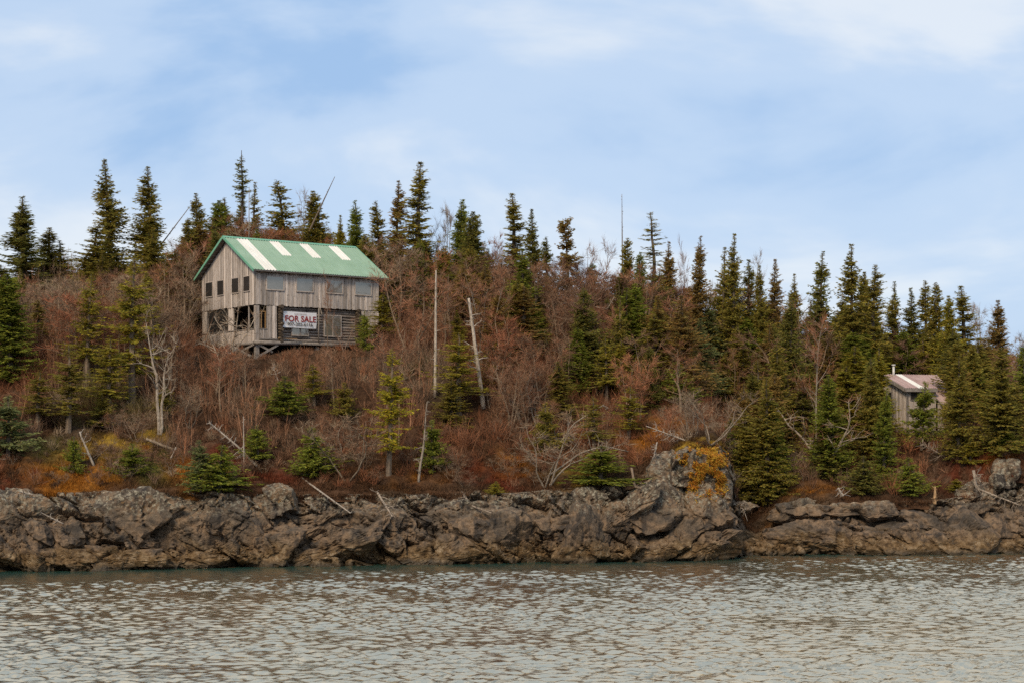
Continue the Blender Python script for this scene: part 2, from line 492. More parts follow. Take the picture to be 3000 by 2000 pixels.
SX = [-80, -40, -27.6, -22.4, -17, -9.7, -2, 4, 10, 12.4, 13.5, 14.3, 16.0, 17.5, 23.1, 29.8, 32, 60]
SY = [78, 84, 86.0, 87.5, 88.6, 90.5, 91.4, 92.6, 93.7, 94.4, 95.4, 98.6, 99.6, 98.2, 98.3, 99.6, 100, 103]
ZCX = [-60, -28, -17, -12, 0, 4, 7.4, 9.2, 10.6, 12.9, 13.5, 14.2, 15.2, 16.6, 18.2, 20, 27, 30, 31.5, 34, 60]
ZCZ = [4.4, 4.15, 4.1, 3.9, 3.9, 4.2, 4.6, 5.8, 6.8, 6.9, 5.2, 2.2, 1.0, 1.5, 2.6, 3.0, 3.2, 3.5, 4.6, 4.6, 4.6]
ZMX = [-60, -30, -15, 0, 8, 12.5, 16, 20, 27, 32, 60]
ZMZ = [12.2, 12.4, 12.6, 12.4, 11.6, 10.4, 8.2, 8.3, 9.4, 9.8, 10]
ZKX = [-60, -15, 0, 10, 20, 32, 60]
ZKZ = [18.6, 18.6, 18.0, 16.6, 14.2, 12.2, 11.5]

def smooth_interp(x, xs, ys):
    x = np.asarray(x, float)
    return (np.interp(x - 0.5, xs, ys) + np.interp(x, xs, ys) * 2 + np.interp(x + 0.5, xs, ys)) / 4

def shore(X): return smooth_interp(X, SX, SY) + 0.5 * np.sin(np.asarray(X) * 0.9) * 0.4
D_TOP = 2.4

def slope_z(X, Y):
    """ground height inland of the cliff top"""
    X = np.asarray(X, float); Y = np.asarray(Y, float)
    d = Y - shore(X)
    zc, zm, zk = smooth_interp(X, ZCX, ZCZ), np.interp(X, ZMX, ZMZ), np.interp(X, ZKX, ZKZ)
    t1 = np.clip((d - D_TOP) / (19 - D_TOP), 0, 1); t2 = np.clip((d - 19) / 23, 0, 1); t3 = np.clip((d - 42) / 60, 0, 1)
    z = zc + (zm - zc) * (0.85 * t1 + 0.15 * t1 * t1 * (3 - 2 * t1)) + (zk - zm) * np.sin(t2 * math.pi / 2) - 26 * t3 ** 1.5
    z = z + 2.0 * np.exp(-((X - 30.6) / 2.6) ** 2 - ((Y - 106.0) / 2.6) ** 2)
    p = np.stack([X.ravel() * 0.22, Y.ravel() * 0.22, 0 * X.ravel()], 1)
    n = fbm(p, 4, 21).reshape(X.shape)
    z = z + n * 0.55 * np.clip((d - 1.5) / 5, 0, 1) * np.clip((45 - d) / 20 + .3, 0, 1)
    # the levelled ground the house stands on
    a = (X + 17.324) * math.cos(.646) + (Y - 108.0) * math.sin(.646); b = -(X + 17.324) * math.sin(.646) + (Y - 108.0) * math.cos(.646)
    out = np.hypot(np.maximum(np.maximum(-a, a - 9.78), 0), np.maximum(np.maximum(-b, b - 8.07), 0))
    k = np.clip(1 - out / 4.0, 0, 1); k = k * k * (3 - 2 * k)
    return z + (np.minimum(z, 12.75 + .06 * a + .01 * b) - z) * k

def gz(x, y): return float(slope_z(np.array([x]), np.array([y]))[0])

def ground_hit(px, py, y0=88.0, y1=135.0):
    """the point of the slope seen at a photo pixel"""
    Ys = np.arange(y0, y1, 0.1)
    X = (px - 1500.0) / FPX * Ys
    Z = CAMZ + (HY - py) / FPX * Ys
    d = Ys - shore(X)
    g = slope_z(X, Ys)
    ok = (d > D_TOP * 0.8) & (g >= Z)
    i = int(np.argmax(ok)) if ok.any() else len(Ys) - 1
    return np.array([X[i], Ys[i], g[i]])

# colour patches of the heath: (px, py, radius px x, y, colour, weight)
BASE = np.array([0.085, 0.044, 0.024])
ORANGE = np.array([0.30, 0.115, 0.018]); YELLOW = np.array([0.33, 0.20, 0.03]); RED = np.array([0.120, 0.034, 0.017])
OLIVE = np.array([0.11, 0.10, 0.03]); DARK = np.array([0.04, 0.024, 0.016])
PATCH = [(120, 1390, 120, 35, ORANGE, .8), (170, 1330, 90, 45, OLIVE, .8), (300, 1310, 60, 40, YELLOW, .95), (250, 1390, 110, 40, ORANGE, .85),
         (440, 1370, 70, 50, OLIVE, .8), (180, 1420, 60, 20, ORANGE, .9), (450, 1285, 40, 25, YELLOW, .8), (560, 1380, 50, 35, ORANGE, .8),
         (690, 1340, 100, 45, RED, .9), (800, 1400, 90, 40, RED, .7), (40, 1400, 60, 40, RED, .7), (1230, 1390, 90, 40, ORANGE, .35),
         (1450, 1400, 90, 45, RED, .9), (1530, 1350, 60, 40, ORANGE, .6), (1880, 1290, 90, 70, ORANGE, .8), (1990, 1250, 90, 50, ORANGE, .85),
         (2050, 1310, 70, 30, YELLOW, .9), (1690, 1400, 60, 40, YELLOW, .5), (2870, 1350, 110, 70, RED, 1.), (2930, 1325, 50, 18, ORANGE, .6), (2380, 1440, 80, 40, ORANGE, .4)]
PW = []
for (px, py, rx, ry, c, w) in PATCH:
    q = ground_hit(px, py)
    PW.append((q[0], q[1], rx / FPX * q[1], max(ry / FPX * q[1] * 1.7, 1.0), c, w))

def heath_col(X, Y):
    p = np.stack([X * 0.6, Y * 0.6, 0 * X], 1)
    n = fbm(p, 3, 51)
    n2 = fbm(p * 2.6, 3, 57)
    c = BASE[None] * (1 + 0.35 * n)[:, None]
    m = np.clip(fbm(p * 0.7 + 9, 3, 61) * 1.6 - 0.1, 0, 1)[:, None]
    c = c * (1 - 0.6 * m) + 0.6 * m * np.array([0.085, 0.062, 0.04])
    for (cx, cy, rx, ry, cc, w) in PW:
        k = w * np.exp(-(((X - cx) / rx) ** 2 + ((Y - cy) / ry) ** 2) * (1 + 0.7 * n))
        k = np.clip(k * (1.1 + 1.5 * n2), 0, 1)[:, None]
        c = c * (1 - k) + cc * k
    return c

# columns and rows of the land sheet
XC = np.concatenate([np.arange(-75, -36, 1.5), np.arange(-36, 38, 0.105), np.arange(38, 78, 1.5)])
def profile(X, t):
    """cliff face, t from 0 (under water) to 1 (cliff top)"""
    zc = smooth_interp(X, ZCX, ZCZ)
    d = -0.9 + (D_TOP + 0.9) * (0.45 * t + 0.55 * t ** 2.6)
    z = -1.6 + (zc + 1.6) * (1 - (1 - t) ** 1.35)
    return shore(X) + d, z
NT_ROWS = 92
T = np.linspace(0, 1, NT_ROWS)
Xg, Tg = np.meshgrid(XC, T)
Yg, Zg = profile(Xg.ravel(), Tg.ravel())
P = np.stack([Xg.ravel(), Yg, Zg], 1)
tt = Tg.ravel()
disp = rock_disp(P)
fade = np.clip((1 - tt) / 0.10, 0, 1)
lim = np.clip(smooth_interp(P[:, 0], ZCX, ZCZ) / 3.5, 0.35, 1)
k_ = disp * fade * lim
P[:, 1] -= k_ * 0.95
P[:, 2] += k_ * 0.35 * (0.3 + tt)
P[:, 0] += 0.25 * fbm(P * 0.8, 3, 33) * fade
nx = len(XC)
ii = np.arange(NT_ROWS - 1)[:, None] * nx + np.arange(nx - 1)[None, :]
Q = np.stack([ii, ii + 1, ii + nx + 1, ii + nx], -1).reshape(-1, 4)
cliff = link('rock_cliff', mk_mesh('rock_cliff', P, [Q], M['rock'], False))
tag(cliff, 'brown cracked sea cliff along the water under the heath', None, None, 'structure')
CLIFF_P, CLIFF_T = P, tt

XH = np.concatenate([np.arange(-75, -38, 1.5), np.arange(-38, 44, 0.24), np.arange(44, 78, 1.5)])
DH = np.concatenate([[0.0], 0.15 + np.cumsum(np.linspace(0.15, 0.9, 70)), [46, 52, 60, 75, 100, 125]])
Xh, Dh = np.meshgrid(XH, DH)
Yh = shore(Xh.ravel()) + D_TOP - 0.25 + Dh.ravel()
Zh = slope_z(Xh.ravel(), Yh)
Zh = Zh + 0.22 * fbm(np.stack([Xh.ravel() * 1.3, Yh * 1.3, 0 * Yh], 1), 4, 71) * np.clip(Dh.ravel() / 1.0, 0.3, 1) * (Dh.ravel() < 45)
first = Dh.ravel() == 0
Zh[first] -= 0.5
nh = len(XH)
ii = np.arange(len(DH) - 1)[:, None] * nh + np.arange(nh - 1)[None, :]
Q = np.stack([ii, ii + 1, ii + nh + 1, ii + nh], -1).reshape(-1, 4)
hill = link('hillside', mk_mesh('hillside', np.stack([Xh.ravel(), Yh, Zh], 1), [Q], M['ground'], True, heath_col(Xh.ravel(), Yh)))
tag(hill, 'heath covered island hillside rising behind the cliff', None, None, 'structure')

# sea
xs = np.concatenate([-34 - np.geomspace(1, 4000, 30)[::-1], np.arange(-34, 34.01, 0.112), 34 + np.geomspace(1, 4000, 30)])
ys = np.concatenate([46.5 - np.geomspace(0.5, 4000, 30)[::-1], np.arange(46.5, 101, 0.09), 101 + np.geomspace(0.5, 4000, 30)])
Xw, Yw = np.meshgrid(xs, ys)
xf, yf = Xw.ravel(), Yw.ravel()
inside = ((np.abs(xf) < 37) & (yf > 46) & (yf < 101.5)).astype(float)
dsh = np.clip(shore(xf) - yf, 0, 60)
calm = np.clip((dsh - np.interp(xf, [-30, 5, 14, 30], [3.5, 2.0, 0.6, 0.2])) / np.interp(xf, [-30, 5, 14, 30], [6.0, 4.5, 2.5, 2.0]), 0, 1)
amp = inside * (0.22 + 0.78 * calm) * (0.95 + 0.30 * fbm(np.stack([xf * 0.06, yf * 0.10, 0 * xf], 1), 2, 95))
wr = np.random.default_rng(31)
wz = np.zeros(len(xf), np.float32); xf4, yf4 = xf.astype(np.float32), yf.astype(np.float32)
wx_ = (xf4 + .35 * vnoise(np.stack([xf * .5, yf * .5, 0 * xf], 1), 96)).astype(np.float32)
wy_ = (yf4 + .35 * vnoise(np.stack([xf * .5, yf * .5, 0 * xf + 5], 1), 97)).astype(np.float32)
NW = 56
for k in range(NW):
    lam = .21 * (1.05 / .21) ** (wr.random() ** 1.25)
    th = wr.normal() * .62 + .12
    kx, ky = math.sin(th) * 2 * math.pi / lam, math.cos(th) * 2 * math.pi / lam
    wz += (.37 * math.sqrt(2 / NW) * lam / (2 * math.pi)) * np.sin(kx * wx_ + ky * wy_ + wr.random() * 6.28, dtype=np.float32)
gust = 1.0 + .35 * fbm(np.stack([xf * .16 + .05 * yf, yf * .22, 0 * xf], 1), 3, 98)
amp = amp * np.clip(gust, .35, 1.5)
ii = np.arange(len(ys) - 1)[:, None] * len(xs) + np.arange(len(xs) - 1)[None, :]
Q = np.stack([ii, ii + 1, ii + len(xs) + 1, ii + len(xs)], -1).reshape(-1, 4)
sea = link('water', mk_mesh('water', np.stack([xf, yf, wz * amp], 1), [Q], M['water'], True, np.repeat((inside * np.clip(1.15 - dsh / np.interp(xf, [-30, 5, 14, 30], [9.0, 6.5, 4.0, 3.5]), 0, 1))[:, None], 3, axis=1)))  # vertex mask: dark reflection strip painted along the shore
tag(sea, 'rippled grey green sea in front of the island', None, None, 'structure')

# ---------------------------------------------------------------- rock outcrops and boulders
def ico(sub):
    import bmesh
    bm = bmesh.new(); bmesh.ops.create_icosphere(bm, subdivisions=sub, radius=1.0)
    V = np.array([v.co[:] for v in bm.verts]); F = np.array([[v.index for v in f.verts] for f in bm.faces]); bm.free()
    return V, F
ICO4, ICO5 = ico(4), ico(5)

def facets(V, seed, n=13, lo=.50, hi=.86):
    """a sphere cut by random planes: an angular block"""
    r = np.random.default_rng(seed + 1000)
    N = r.normal(size=(n, 3)); N /= np.linalg.norm(N, axis=1)[:, None]
    N[0] = (.15, -.95, .28); N[1] = (-.3, -.5, .8)
    d = r.uniform(lo, hi, n); d[0] = .55; d[1] = .62
    k = np.maximum(V @ N.T, 1e-3) / d[None, :]
    rad = 1.0 / np.maximum(k.max(1), .88)
    return V * rad[:, None]

def rock_mesh(center, rx, ry, rz, rot, amp, seed, sub=4, square=0.7):
    V, F = ICO5 if sub == 5 else ICO4
    s = facets(V, seed) * 1.3
    c, sn = math.cos(rot), math.sin(rot)
    L = s * np.array([rx, ry, rz])
    Wd = np.stack([L[:, 0] * c - L[:, 2] * sn, L[:, 1], L[:, 0] * sn + L[:, 2] * c], 1)
    p = Wd + np.array(center)
    d = rock_disp(p + seed * 3.1, amp)
    nrm = V / np.linalg.norm(V, axis=1)[:, None]
    nr = np.stack([nrm[:, 0] * c - nrm[:, 2] * sn, nrm[:, 1], nrm[:, 0] * sn + nrm[:, 2] * c], 1)
    return Wd + nr * d[:, None], F

# px, py, rx px, rz px, tilt (deg, in the plane of the cliff), how far it stands out of the cliff (m)
OUT = [(55, 1500, 75, 70, 20, .5), (35, 1605, 70, 48, 10, .9), (150, 1632, 95, 36, 5, 1.1), (195, 1565, 52, 45, 0, .7), (100, 1560, 50, 40, -30, .8),
       (360, 1530, 140, 95, 0, .3), (560, 1570, 95, 80, 10, .4), (690, 1525, 70, 75, 80, .4), (330, 1630, 120, 38, 4, .7), (520, 1640, 110, 30, -3, .6),
       (810, 1480, 82, 42, -15, .6), (790, 1600, 110, 62, -12, .7), (985, 1600, 190, 48, -20, .9), (1130, 1528, 80, 45, 5, .7), (1207, 1562, 36, 30, 0, .8),
       (940, 1530, 80, 30, -35, .5), (1280, 1612, 120, 50, -15, .8), (1430, 1570, 120, 100, 8, .35), (1340, 1500, 70, 34, -10, .5),
       (1720, 1590, 82, 82, 78, 1.3), (1612, 1530, 48, 26, 12, 1.2), (1800, 1520, 125, 42, -38, .9), (1925, 1490, 104, 68, -14, 1.0), (2060, 1500, 78, 78, -60, .7),
       (2070, 1590, 108, 52, -24, 1.1), (1900, 1618, 115, 34, -10, 1.0), (1985, 1575, 60, 36, -30, .9), (1690, 1470, 70, 34, -20, .5), (2062, 1378, 70, 92, 88, .45), (1985, 1390, 60, 60, 40, .3),
       (2480, 1497, 165, 24, 2, .7), (2440, 1578, 140, 52, 3, .6), (2560, 1570, 50, 32, 15, 1.1), (2640, 1568, 72, 44, 10, 1.2), (2725, 1592, 62, 42, -8, 1.4),
       (2585, 1610, 60, 26, 4, 1.5), (2700, 1530, 70, 26, 12, .8), (2805, 1578, 100, 58, -22, 1.0), (2815, 1500, 75, 32, -8, .6), (2905, 1580, 90, 46, -12, .9),
       (2962, 1530, 52, 32, 15, .8), (2950, 1400, 36, 56, 5, .6), (2990, 1600, 60, 34, 0, .9), (2330, 1490, 60, 30, -10, .4), (2860, 1430, 60, 26, -10, .3)]
for i, (px, py, rx, rz, tilt, so) in enumerate(OUT):
    # the cliff face seen at that pixel
    Y = 92.0
    for _ in range(12):
        X = (px - 1500) / FPX * Y; Z = CAMZ + (HY - py) / FPX * Y
        zc = float(smooth_interp(X, ZCX, ZCZ)); t = 1 - max(0.0, 1 - min(1, (Z + 1.6) / (zc + 1.6))) ** (1 / 1.35)
        Y = float(profile(np.array([X]), np.array([t]))[0][0])
    c = at(px, py, Y)
    m_ = Y / FPX
    dep = min(rx, rz) * m_ * 0.9 + 0.25
    V, F = rock_mesh(c, rx * m_, dep, rz * m_, -R_(tilt), 0.26 if 1600 < px < 2140 or px > 2560 else 0.40, i, 5 if rx * rz > 3000 else 4, 0.75)
    o = link('rock_outcrop', mk_mesh('rock_outcrop', V, [F], M['rock']), cliff, (c[0], c[1] - so * .75 + dep * 0.62, c[2]))

rng = np.random.default_rng(4)
for i in range(46):                       # loose boulders in the cove beside the point
    px = rng.uniform(2165, 2335); py = 1622 - abs(rng.normal(0, 34)) - 2
    r = rng.uniform(8, 18) if i > 12 else rng.uniform(18, 30)
    Y = 97.0 + (1622 - py) * 0.04
    X = (px - 1500) / FPX * Y
    c = np.array([X, Y, max(0.0, CAMZ + (HY - py) / FPX * Y)])
    m_ = Y / FPX
    import bmesh
    V, F = ico(3) if i == 0 else (_V3, _F3)
    _V3, _F3 = V, F
    s = facets(V, i + 50, 11, .5, .85) * 1.3
    L = s * np.array([r, r * .9, r * rng.uniform(.5, .8)]) * m_
    d = rock_disp(L * 2.2 + i * 7.7, 0.24 * r * m_ * 2.2)
    o = link('boulder', mk_mesh('boulder', L + V * d[:, None], [F], M['rock']), None, c, (0, rng.uniform(-.4, .4), rng.uniform(0, 6)))
    tag(o, 'loose dark boulder heaped with others in the cove beside the rocky point', 'boulder', 'loose boulders in the cove')
V, F = rock_mesh(at(2180, 1482, 99), .85, .5, .30, 0.03, 0.25, 3, 4, 0.6)
tag(link('rock_slab', mk_mesh('rock_slab', V, [F], M['rock']), None, at(2182, 1482, 97.8)), 'flat pale stone slab jutting over the boulders of the cove', 'rock')

# ---------------------------------------------------------------- the big house
HC = np.array([-17.324, 108.0]); HYAW = 0.646; HZ = 12.7
LF, WS, Z1, Z2, RH = 9.78, 8.07, 16.08, 18.49, 2.37
PITCH = RH / (WS / 2)
house = link('old_house', None, None, (HC[0], HC[1], HZ), (0, 0, HYAW))
tag(house, 'weathered two storey grey wooden house with green metal roof', 'house')
rng = np.random.default_rng(11)

def hb(name, mat, *boxes, parent=None):
    m = MB()
    for (a0, a1, b0, b1, z0, z1) in boxes: m.box(a0, a1, b0, b1, z0 - HZ, z1 - HZ)
    return m.build(name, M[mat], parent or house)

def boards(face, c0, c1, z0, z1f, base=0.0, wmin=.13, wmax=.22, mat='siding', out=-1):
    """vertical boards on a face; z1f gives the top at a coordinate along it"""
    c = c0
    k = 0
    while c < c1 - 0.02:
        w = min(rng.uniform(wmin, wmax), c1 - c)
        th = 0.028 + (0.018 if k % 2 else 0.0) + rng.uniform(0, 0.006)
        e0, e1 = c + 0.004, c + w - 0.004
        zz0 = z0 + rng.uniform(-0.035, 0.02)
        m = MB()
        poly = [(e0, zz0 - HZ), (e1, zz0 - HZ), (e1, z1f(e1) - HZ), (e0, z1f(e0) - HZ)]
        if face == 'F': m.prism(poly, 'y', base - th, base)
        else: m.prism(poly, 'x', base - th, base)
        m.build('siding_board', M[mat], house)
        c += w; k += 1

# inner shells that close the storeys
hb('upper_wall', 'siding', (0.0, LF, 0.0, .08, Z1 + .02, Z2), (0.0, .08, .08, WS, Z1 + .02, Z2), (LF - .08, LF, .08, WS, Z1 + .02, Z2), (.08, LF - .08, WS - .08, WS, Z1 + .02, Z2))
g_ = MB()
for a0, a1 in ((0.0, .08), (LF - .08, LF)):
    g_.prism([(0, Z2 - HZ), (WS, Z2 - HZ), (WS / 2, Z2 + RH - HZ)], 'x', a0, a1)
g_.build('gable_wall', M['siding'], house)
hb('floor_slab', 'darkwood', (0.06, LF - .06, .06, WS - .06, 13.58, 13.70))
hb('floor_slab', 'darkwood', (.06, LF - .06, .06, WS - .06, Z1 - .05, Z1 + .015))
boards('F', 0.0, LF, Z1, lambda c: Z2 + .02)
boards('S', 0.0, WS, Z1, lambda c: Z2 + PITCH * min(c, WS - c) - 0.02)
# far walls in board form are never seen: plain closing walls of the lower storey
hb('rear_wall', 'siding', (1.7, LF, WS - .1, WS, 13.6, Z1 - .05), (LF - .1, LF, .1, WS - .1, 13.6, Z1 - .05))

def window(face, c0, c1, z0, z1, pane='pane', base=0.0, fr=.07, proud=.09, mull=(), sill=True):
    w = MB()
    def bx(m, a, b, p0, p1, lo, hi):
        if face == 'F': m.box(a, b, base - p1, base - p0, lo - HZ, hi - HZ)
        else: m.box(base - p1, base - p0, a, b, lo - HZ, hi - HZ)
    bx(w, c0 - fr, c0, .02, proud, z0 - fr, z1 + fr); bx(w, c1, c1 + fr, .02, proud, z0 - fr, z1 + fr)
    bx(w, c0, c1, .02, proud, z1, z1 + fr); bx(w, c0, c1, .02, proud + (.02 if sill else 0), z0 - fr, z0)
    for mc in mull: bx(w, mc - .03, mc + .03, .02, proud - .008, z0, z1)
    wo = w.build('window', M['siding'], house)
    m = MB(); bx(m, c0, c1, .062, .068, z0, z1)
    m.build('pane', M[pane], wo)
    return wo

for (c0, c1) in ((.83, 2.08), (3.13, 4.38), (5.50, 6.75), (7.83, 9.10)): window('F', c0, c1, 17.16, 18.02)
for (c0, c1) in ((.76, 1.64), (2.38, 3.38), (4.64, 5.58), (6.36, 7.40)): window('S', c0, c1, 17.06, 18.05, 'darkpane', fr=.05, proud=.085)

# corner porch: post, half walls, boarded panels
hb('porch_post', 'siding', (.0, .27, .0, .27, 13.62, Z1 - .05))
hb('porch_post', 'siding', (.0, .10, 3.33, 4.03, 14.44, Z1 - .05))
hb('porch_post', 'siding', (.0, .10, 7.37, WS, 14.44, Z1 - .05))
hb('porch_post', 'siding', (.0, .07, 1.02, 1.08, 14.44, Z1 - .05))
boards('F', .30, .82, 13.84, lambda c: 14.44, 0.03)
boards('F', .82, 1.60, 13.86, lambda c: Z1 - .03, 0.02)
boards('S', .28, WS, 13.60, lambda c: 14.42, 0.04)
boards('F', 8.36, LF, 13.72, lambda c: Z1 - .03, 0.03)
hb('porch_glazing', 'darkpane', (.05, .06, 4.03, 7.37, 14.44, Z1 - .05))
hb('rail_cap', 'timber', (-.05, .08, .2, WS, 14.425, 14.475))
hb('rail_cap', 'timber', (.28, .86, -.05, .06, 14.445, 14.49))
hb('window_trim', 'freshwood', (.32, .38, .10, .16, 14.48, 15.62), (.46, .51, .10, .16, 14.48, 15.62), (.32, .80, .10, .16, 15.62, 15.68), (.77, .81, .10, .16, 14.48, 15.62))
for b in (1.0, 1.75, 2.5): hb('mullion', 'timber', (.85, .90, b, b + .05, 14.4, Z1 - .06))
hb('porch_sill', 'timber', (.25, 1.64, -.12, .02, 13.74, 13.82))
hb('threshold_board', 'freshwood', (1.66, 3.1, -.16, -.04, 13.84, 13.875))
# log cabin core: front logs, cross logs whose ends stick out
NL = 12
zl = np.linspace(13.78, 15.95, NL)
for k in range(NL):
    n = 15
    a = np.linspace(1.72 + rng.uniform(-.08, .05), 8.34 + rng.uniform(-.05, .1), n)
    pts = np.stack([a, .30 + .02 * rng.normal(size=n).cumsum() * .3, zl[k] - HZ + .012 * rng.normal(size=n)], 1)
    m = MB(); m.tube(pts, .098 * np.linspace(1.06, .94, n)[::(1 if k % 2 else -1)], 10)
    m.build('wall_log', M['log'], house, True)
for a0 in (1.86, 8.05):
    for k in range(NL + 1):
        zz = 13.68 + k * .193
        e = -.30 + rng.uniform(-.10, .14)
        pts = [(a0 + rng.uniform(-.05, .05), e, zz - HZ), (a0 + rng.uniform(-.03, .03), .2, zz - HZ + .02), (a0, 1.2, zz - HZ)]
        m = MB(); m.tube(pts, [rng.uniform(.095, .15), .115, .10], 9, True, .07, rng)
        m.build('cross_log', M['logend'], house)
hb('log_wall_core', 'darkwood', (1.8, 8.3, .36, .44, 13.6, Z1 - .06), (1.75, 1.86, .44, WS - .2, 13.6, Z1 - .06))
window('F', 2.88, 3.46, 14.14, 15.2, 'pane', .20, .06, .09)
window('F', 3.56, 4.12, 14.14, 15.2, 'pane', .20, .06, .09)
window('F', 5.44, 6.74, 14.18, 15.58, 'pane', .20, .06, .09, mull=(6.1,))
for a in (4.08, 5.5): 
    m = MB(); m.tube([(a, .16, 15.83 - HZ), (a, .30, 15.83 - HZ)], .085, 10); m.build('joist_end', M['darkwood'], house)
m = MB(); m.tube([(4.84, -.06, 13.75 - HZ), (4.86, -.07, Z1 - .04 - HZ)], [.06, .05], 8); m.build('prop_pole', M['timber'], house, True)
m = MB(); m.bar((4.93, -.12, Z1 - .02 - HZ), (5.08, -.10, Z1 - .45 - HZ), .10, .03); m.build('loose_slat', M['dead'], house)
# timber underneath
m = MB(); m.tube([(-.15, -.06, 13.53 - HZ), (1.7, -.08, 13.54 - HZ), (3.5, -.06, 13.56 - HZ)], [.15, .14, .12], 9); m.build('sill_beam', M['timber'], house, True)
m = MB(); m.tube([(3.2, .1, 13.58 - HZ), (9.6, .1, 13.62 - HZ)], [.11, .1], 8); m.build('sill_beam', M['timber'], house, True)
m = MB(); m.tube([(.02, .1, 13.50 - HZ), (.02, WS - .1, 13.50 - HZ)], [.11, .1], 8); m.build('sill_beam', M['timber'], house, True)
m = MB(); m.bar((3.3, -.2, 13.52 - HZ), (7.4, -.1, 13.50 - HZ), .10, .06); m.build('deck_plank', M['timber'], house)
for (a, b) in ((.13, .13), (.13, WS - .3), (LF - .3, .3), (LF - .3, WS - .3), (4.9, .3), (4.9, WS - .4), (.13, 4.0)):
    wx = HC[0] + a * math.cos(HYAW) - b * math.sin(HYAW); wy = HC[1] + a * math.sin(HYAW) + b * math.cos(HYAW)
    zb = min(gz(wx, wy), 13.3) - .4
    hb('post', 'timber', (a - .13, a + .13, b - .13, b + .13, zb, 13.40))
for (p, q) in (((.1, -.02, 13.42), (1.25, -.02, 12.92)), ((1.72, -.06, 13.46), (.22, -.10, 12.62)), ((-.06, .1, 13.40), (-.06, 2.3, 12.95)), ((-.10, 2.9, 13.30), (-.10, .5, 12.62))):
    m = MB(); m.bar((p[0], p[1], p[2] - HZ), (q[0], q[1], q[2] - HZ), .10, .13); m.build('brace', M['timber'], house)

# roof
EO = 0.42
def zr(b): return Z2 + .06 + PITCH * (b if b <= WS / 2 else WS - b)
for s in (0, 1):
    b0, b1 = (-EO, WS / 2) if s == 0 else (WS + EO, WS / 2)
    m = MB()
    m.add([(-.40, b0, zr(b0) - HZ), (10.28, b0, zr(b0) - HZ), (10.28, b1, zr(b1) - HZ), (-.40, b1, zr(b1) - HZ),
           (-.40, b0, zr(b0) + .09 - HZ), (10.28, b0, zr(b0) + .09 - HZ), (10.28, b1, zr(b1) + .09 - HZ), (-.40, b1, zr(b1) + .09 - HZ)],
          [(0, 3, 2, 1), (4, 5, 6, 7), (0, 1, 5, 4), (1, 2, 6, 5), (2, 3, 7, 6), (3, 0, 4, 7)])
    deck = m.build('roof_deck', M['soffit'], house)
    # metal sheets with ribs
    edges = [-.42, .45, 1.37, 2.20, 3.03, 3.80, 4.62, 5.44, 6.17, 7.0, 7.85, 8.62, 9.5, 10.30]
    for i in range(len(edges) - 1):
        segs = [(b0 + (-.03 if s == 0 else .03), b1, 'green')]
        if s == 0 and i == 1: segs = [(b0 - .03, 1.75, 'white'), (1.75, b1 - .18, 'white')]
        if s == 0 and i in (4, 7, 10): segs = [(b0 - .03, 1.86, 'green'), (1.86, b1 - .16, 'white')]
        for (q0, q1, mt) in segs:
            m = MB()
            e0, e1 = edges[i], edges[i + 1]
            lift = .112 if mt == 'green' else .118
            nr = 4
            prof = []
            for r in range(nr):
                x0 = e0 + (e1 - e0) * r / nr; w = (e1 - e0) / nr
                prof += [(x0, 0), (x0 + w * .74, 0), (x0 + w * .80, .032), (x0 + w * .94, .032)]
            prof = [(x, h * 1.6) for (x, h) in prof]
            prof.append((e1 - .002, 0))
            v = []
            for q in (q0, q1):
                for (x, h) in prof: v.append((x, q, zr(q) + lift + h - HZ))
            n = len(prof)
            qd = [(j, j + 1, n + j + 1, n + j) for j in range(n - 1)]
            m.add(v, qd if s == 0 else [t[::-1] for t in qd])
            m.build('roof_sheet' if mt == 'green' else 'skylight_sheet', M[mt], deck)
m = MB()
for s in (-1, 1):
    b0 = WS / 2 + s * .20
    m.add([(-.44, WS / 2, zr(WS / 2) + .175 - HZ), (10.32, WS / 2, zr(WS / 2) + .175 - HZ), (10.32, b0, zr(b0) + .16 - HZ), (-.44, b0, zr(b0) + .16 - HZ)], [(0, 1, 2, 3)])
m.build('ridge_cap', M['greentrim'], house)
for a in (-.46, 10.28):
    for s in (0, 1):
        b0 = -EO - .03 if s == 0 else WS + EO + .03
        m = MB()
        m.add([(a, b0, zr(b0) - .03 - HZ), (a + .06, b0, zr(b0) - .03 - HZ), (a + .06, WS / 2, zr(WS / 2) - .03 - HZ), (a, WS / 2, zr(WS / 2) - .03 - HZ),
               (a, b0, zr(b0) + .16 - HZ), (a + .06, b0, zr(b0) + .16 - HZ), (a + .06, WS / 2, zr(WS / 2) + .17 - HZ), (a, WS / 2, zr(WS / 2) + .17 - HZ)],
              [(0, 3, 2, 1), (4, 5, 6, 7), (0, 1, 5, 4), (1, 2, 6, 5), (2, 3, 7, 6), (3, 0, 4, 7)])
        m.build('verge_trim', M['greentrim'], house)
for s in (0, 1):                               # soffit slats of the gable overhang
    for k in range(9):
        b = .1 + k * .44
        bb = b if s == 0 else WS - b
        hb('soffit_slat', 'timber', (-.39, -.03, bb - .03, bb + .03, zr(bb) - .05, zr(bb) + .0))
for a in (.35, 2.62, 4.92, 7.2, 9.45):
    m = MB(); m.prism([(-.40, zr(-.40) - HZ), (-.02, zr(-.02) - HZ), (-.02, zr(-.02) - .34 - HZ), (-.10, zr(-.02) - .34 - HZ)], 'x', a - .08, a + .08)
    m.build('eave_bracket', M['siding'], house)

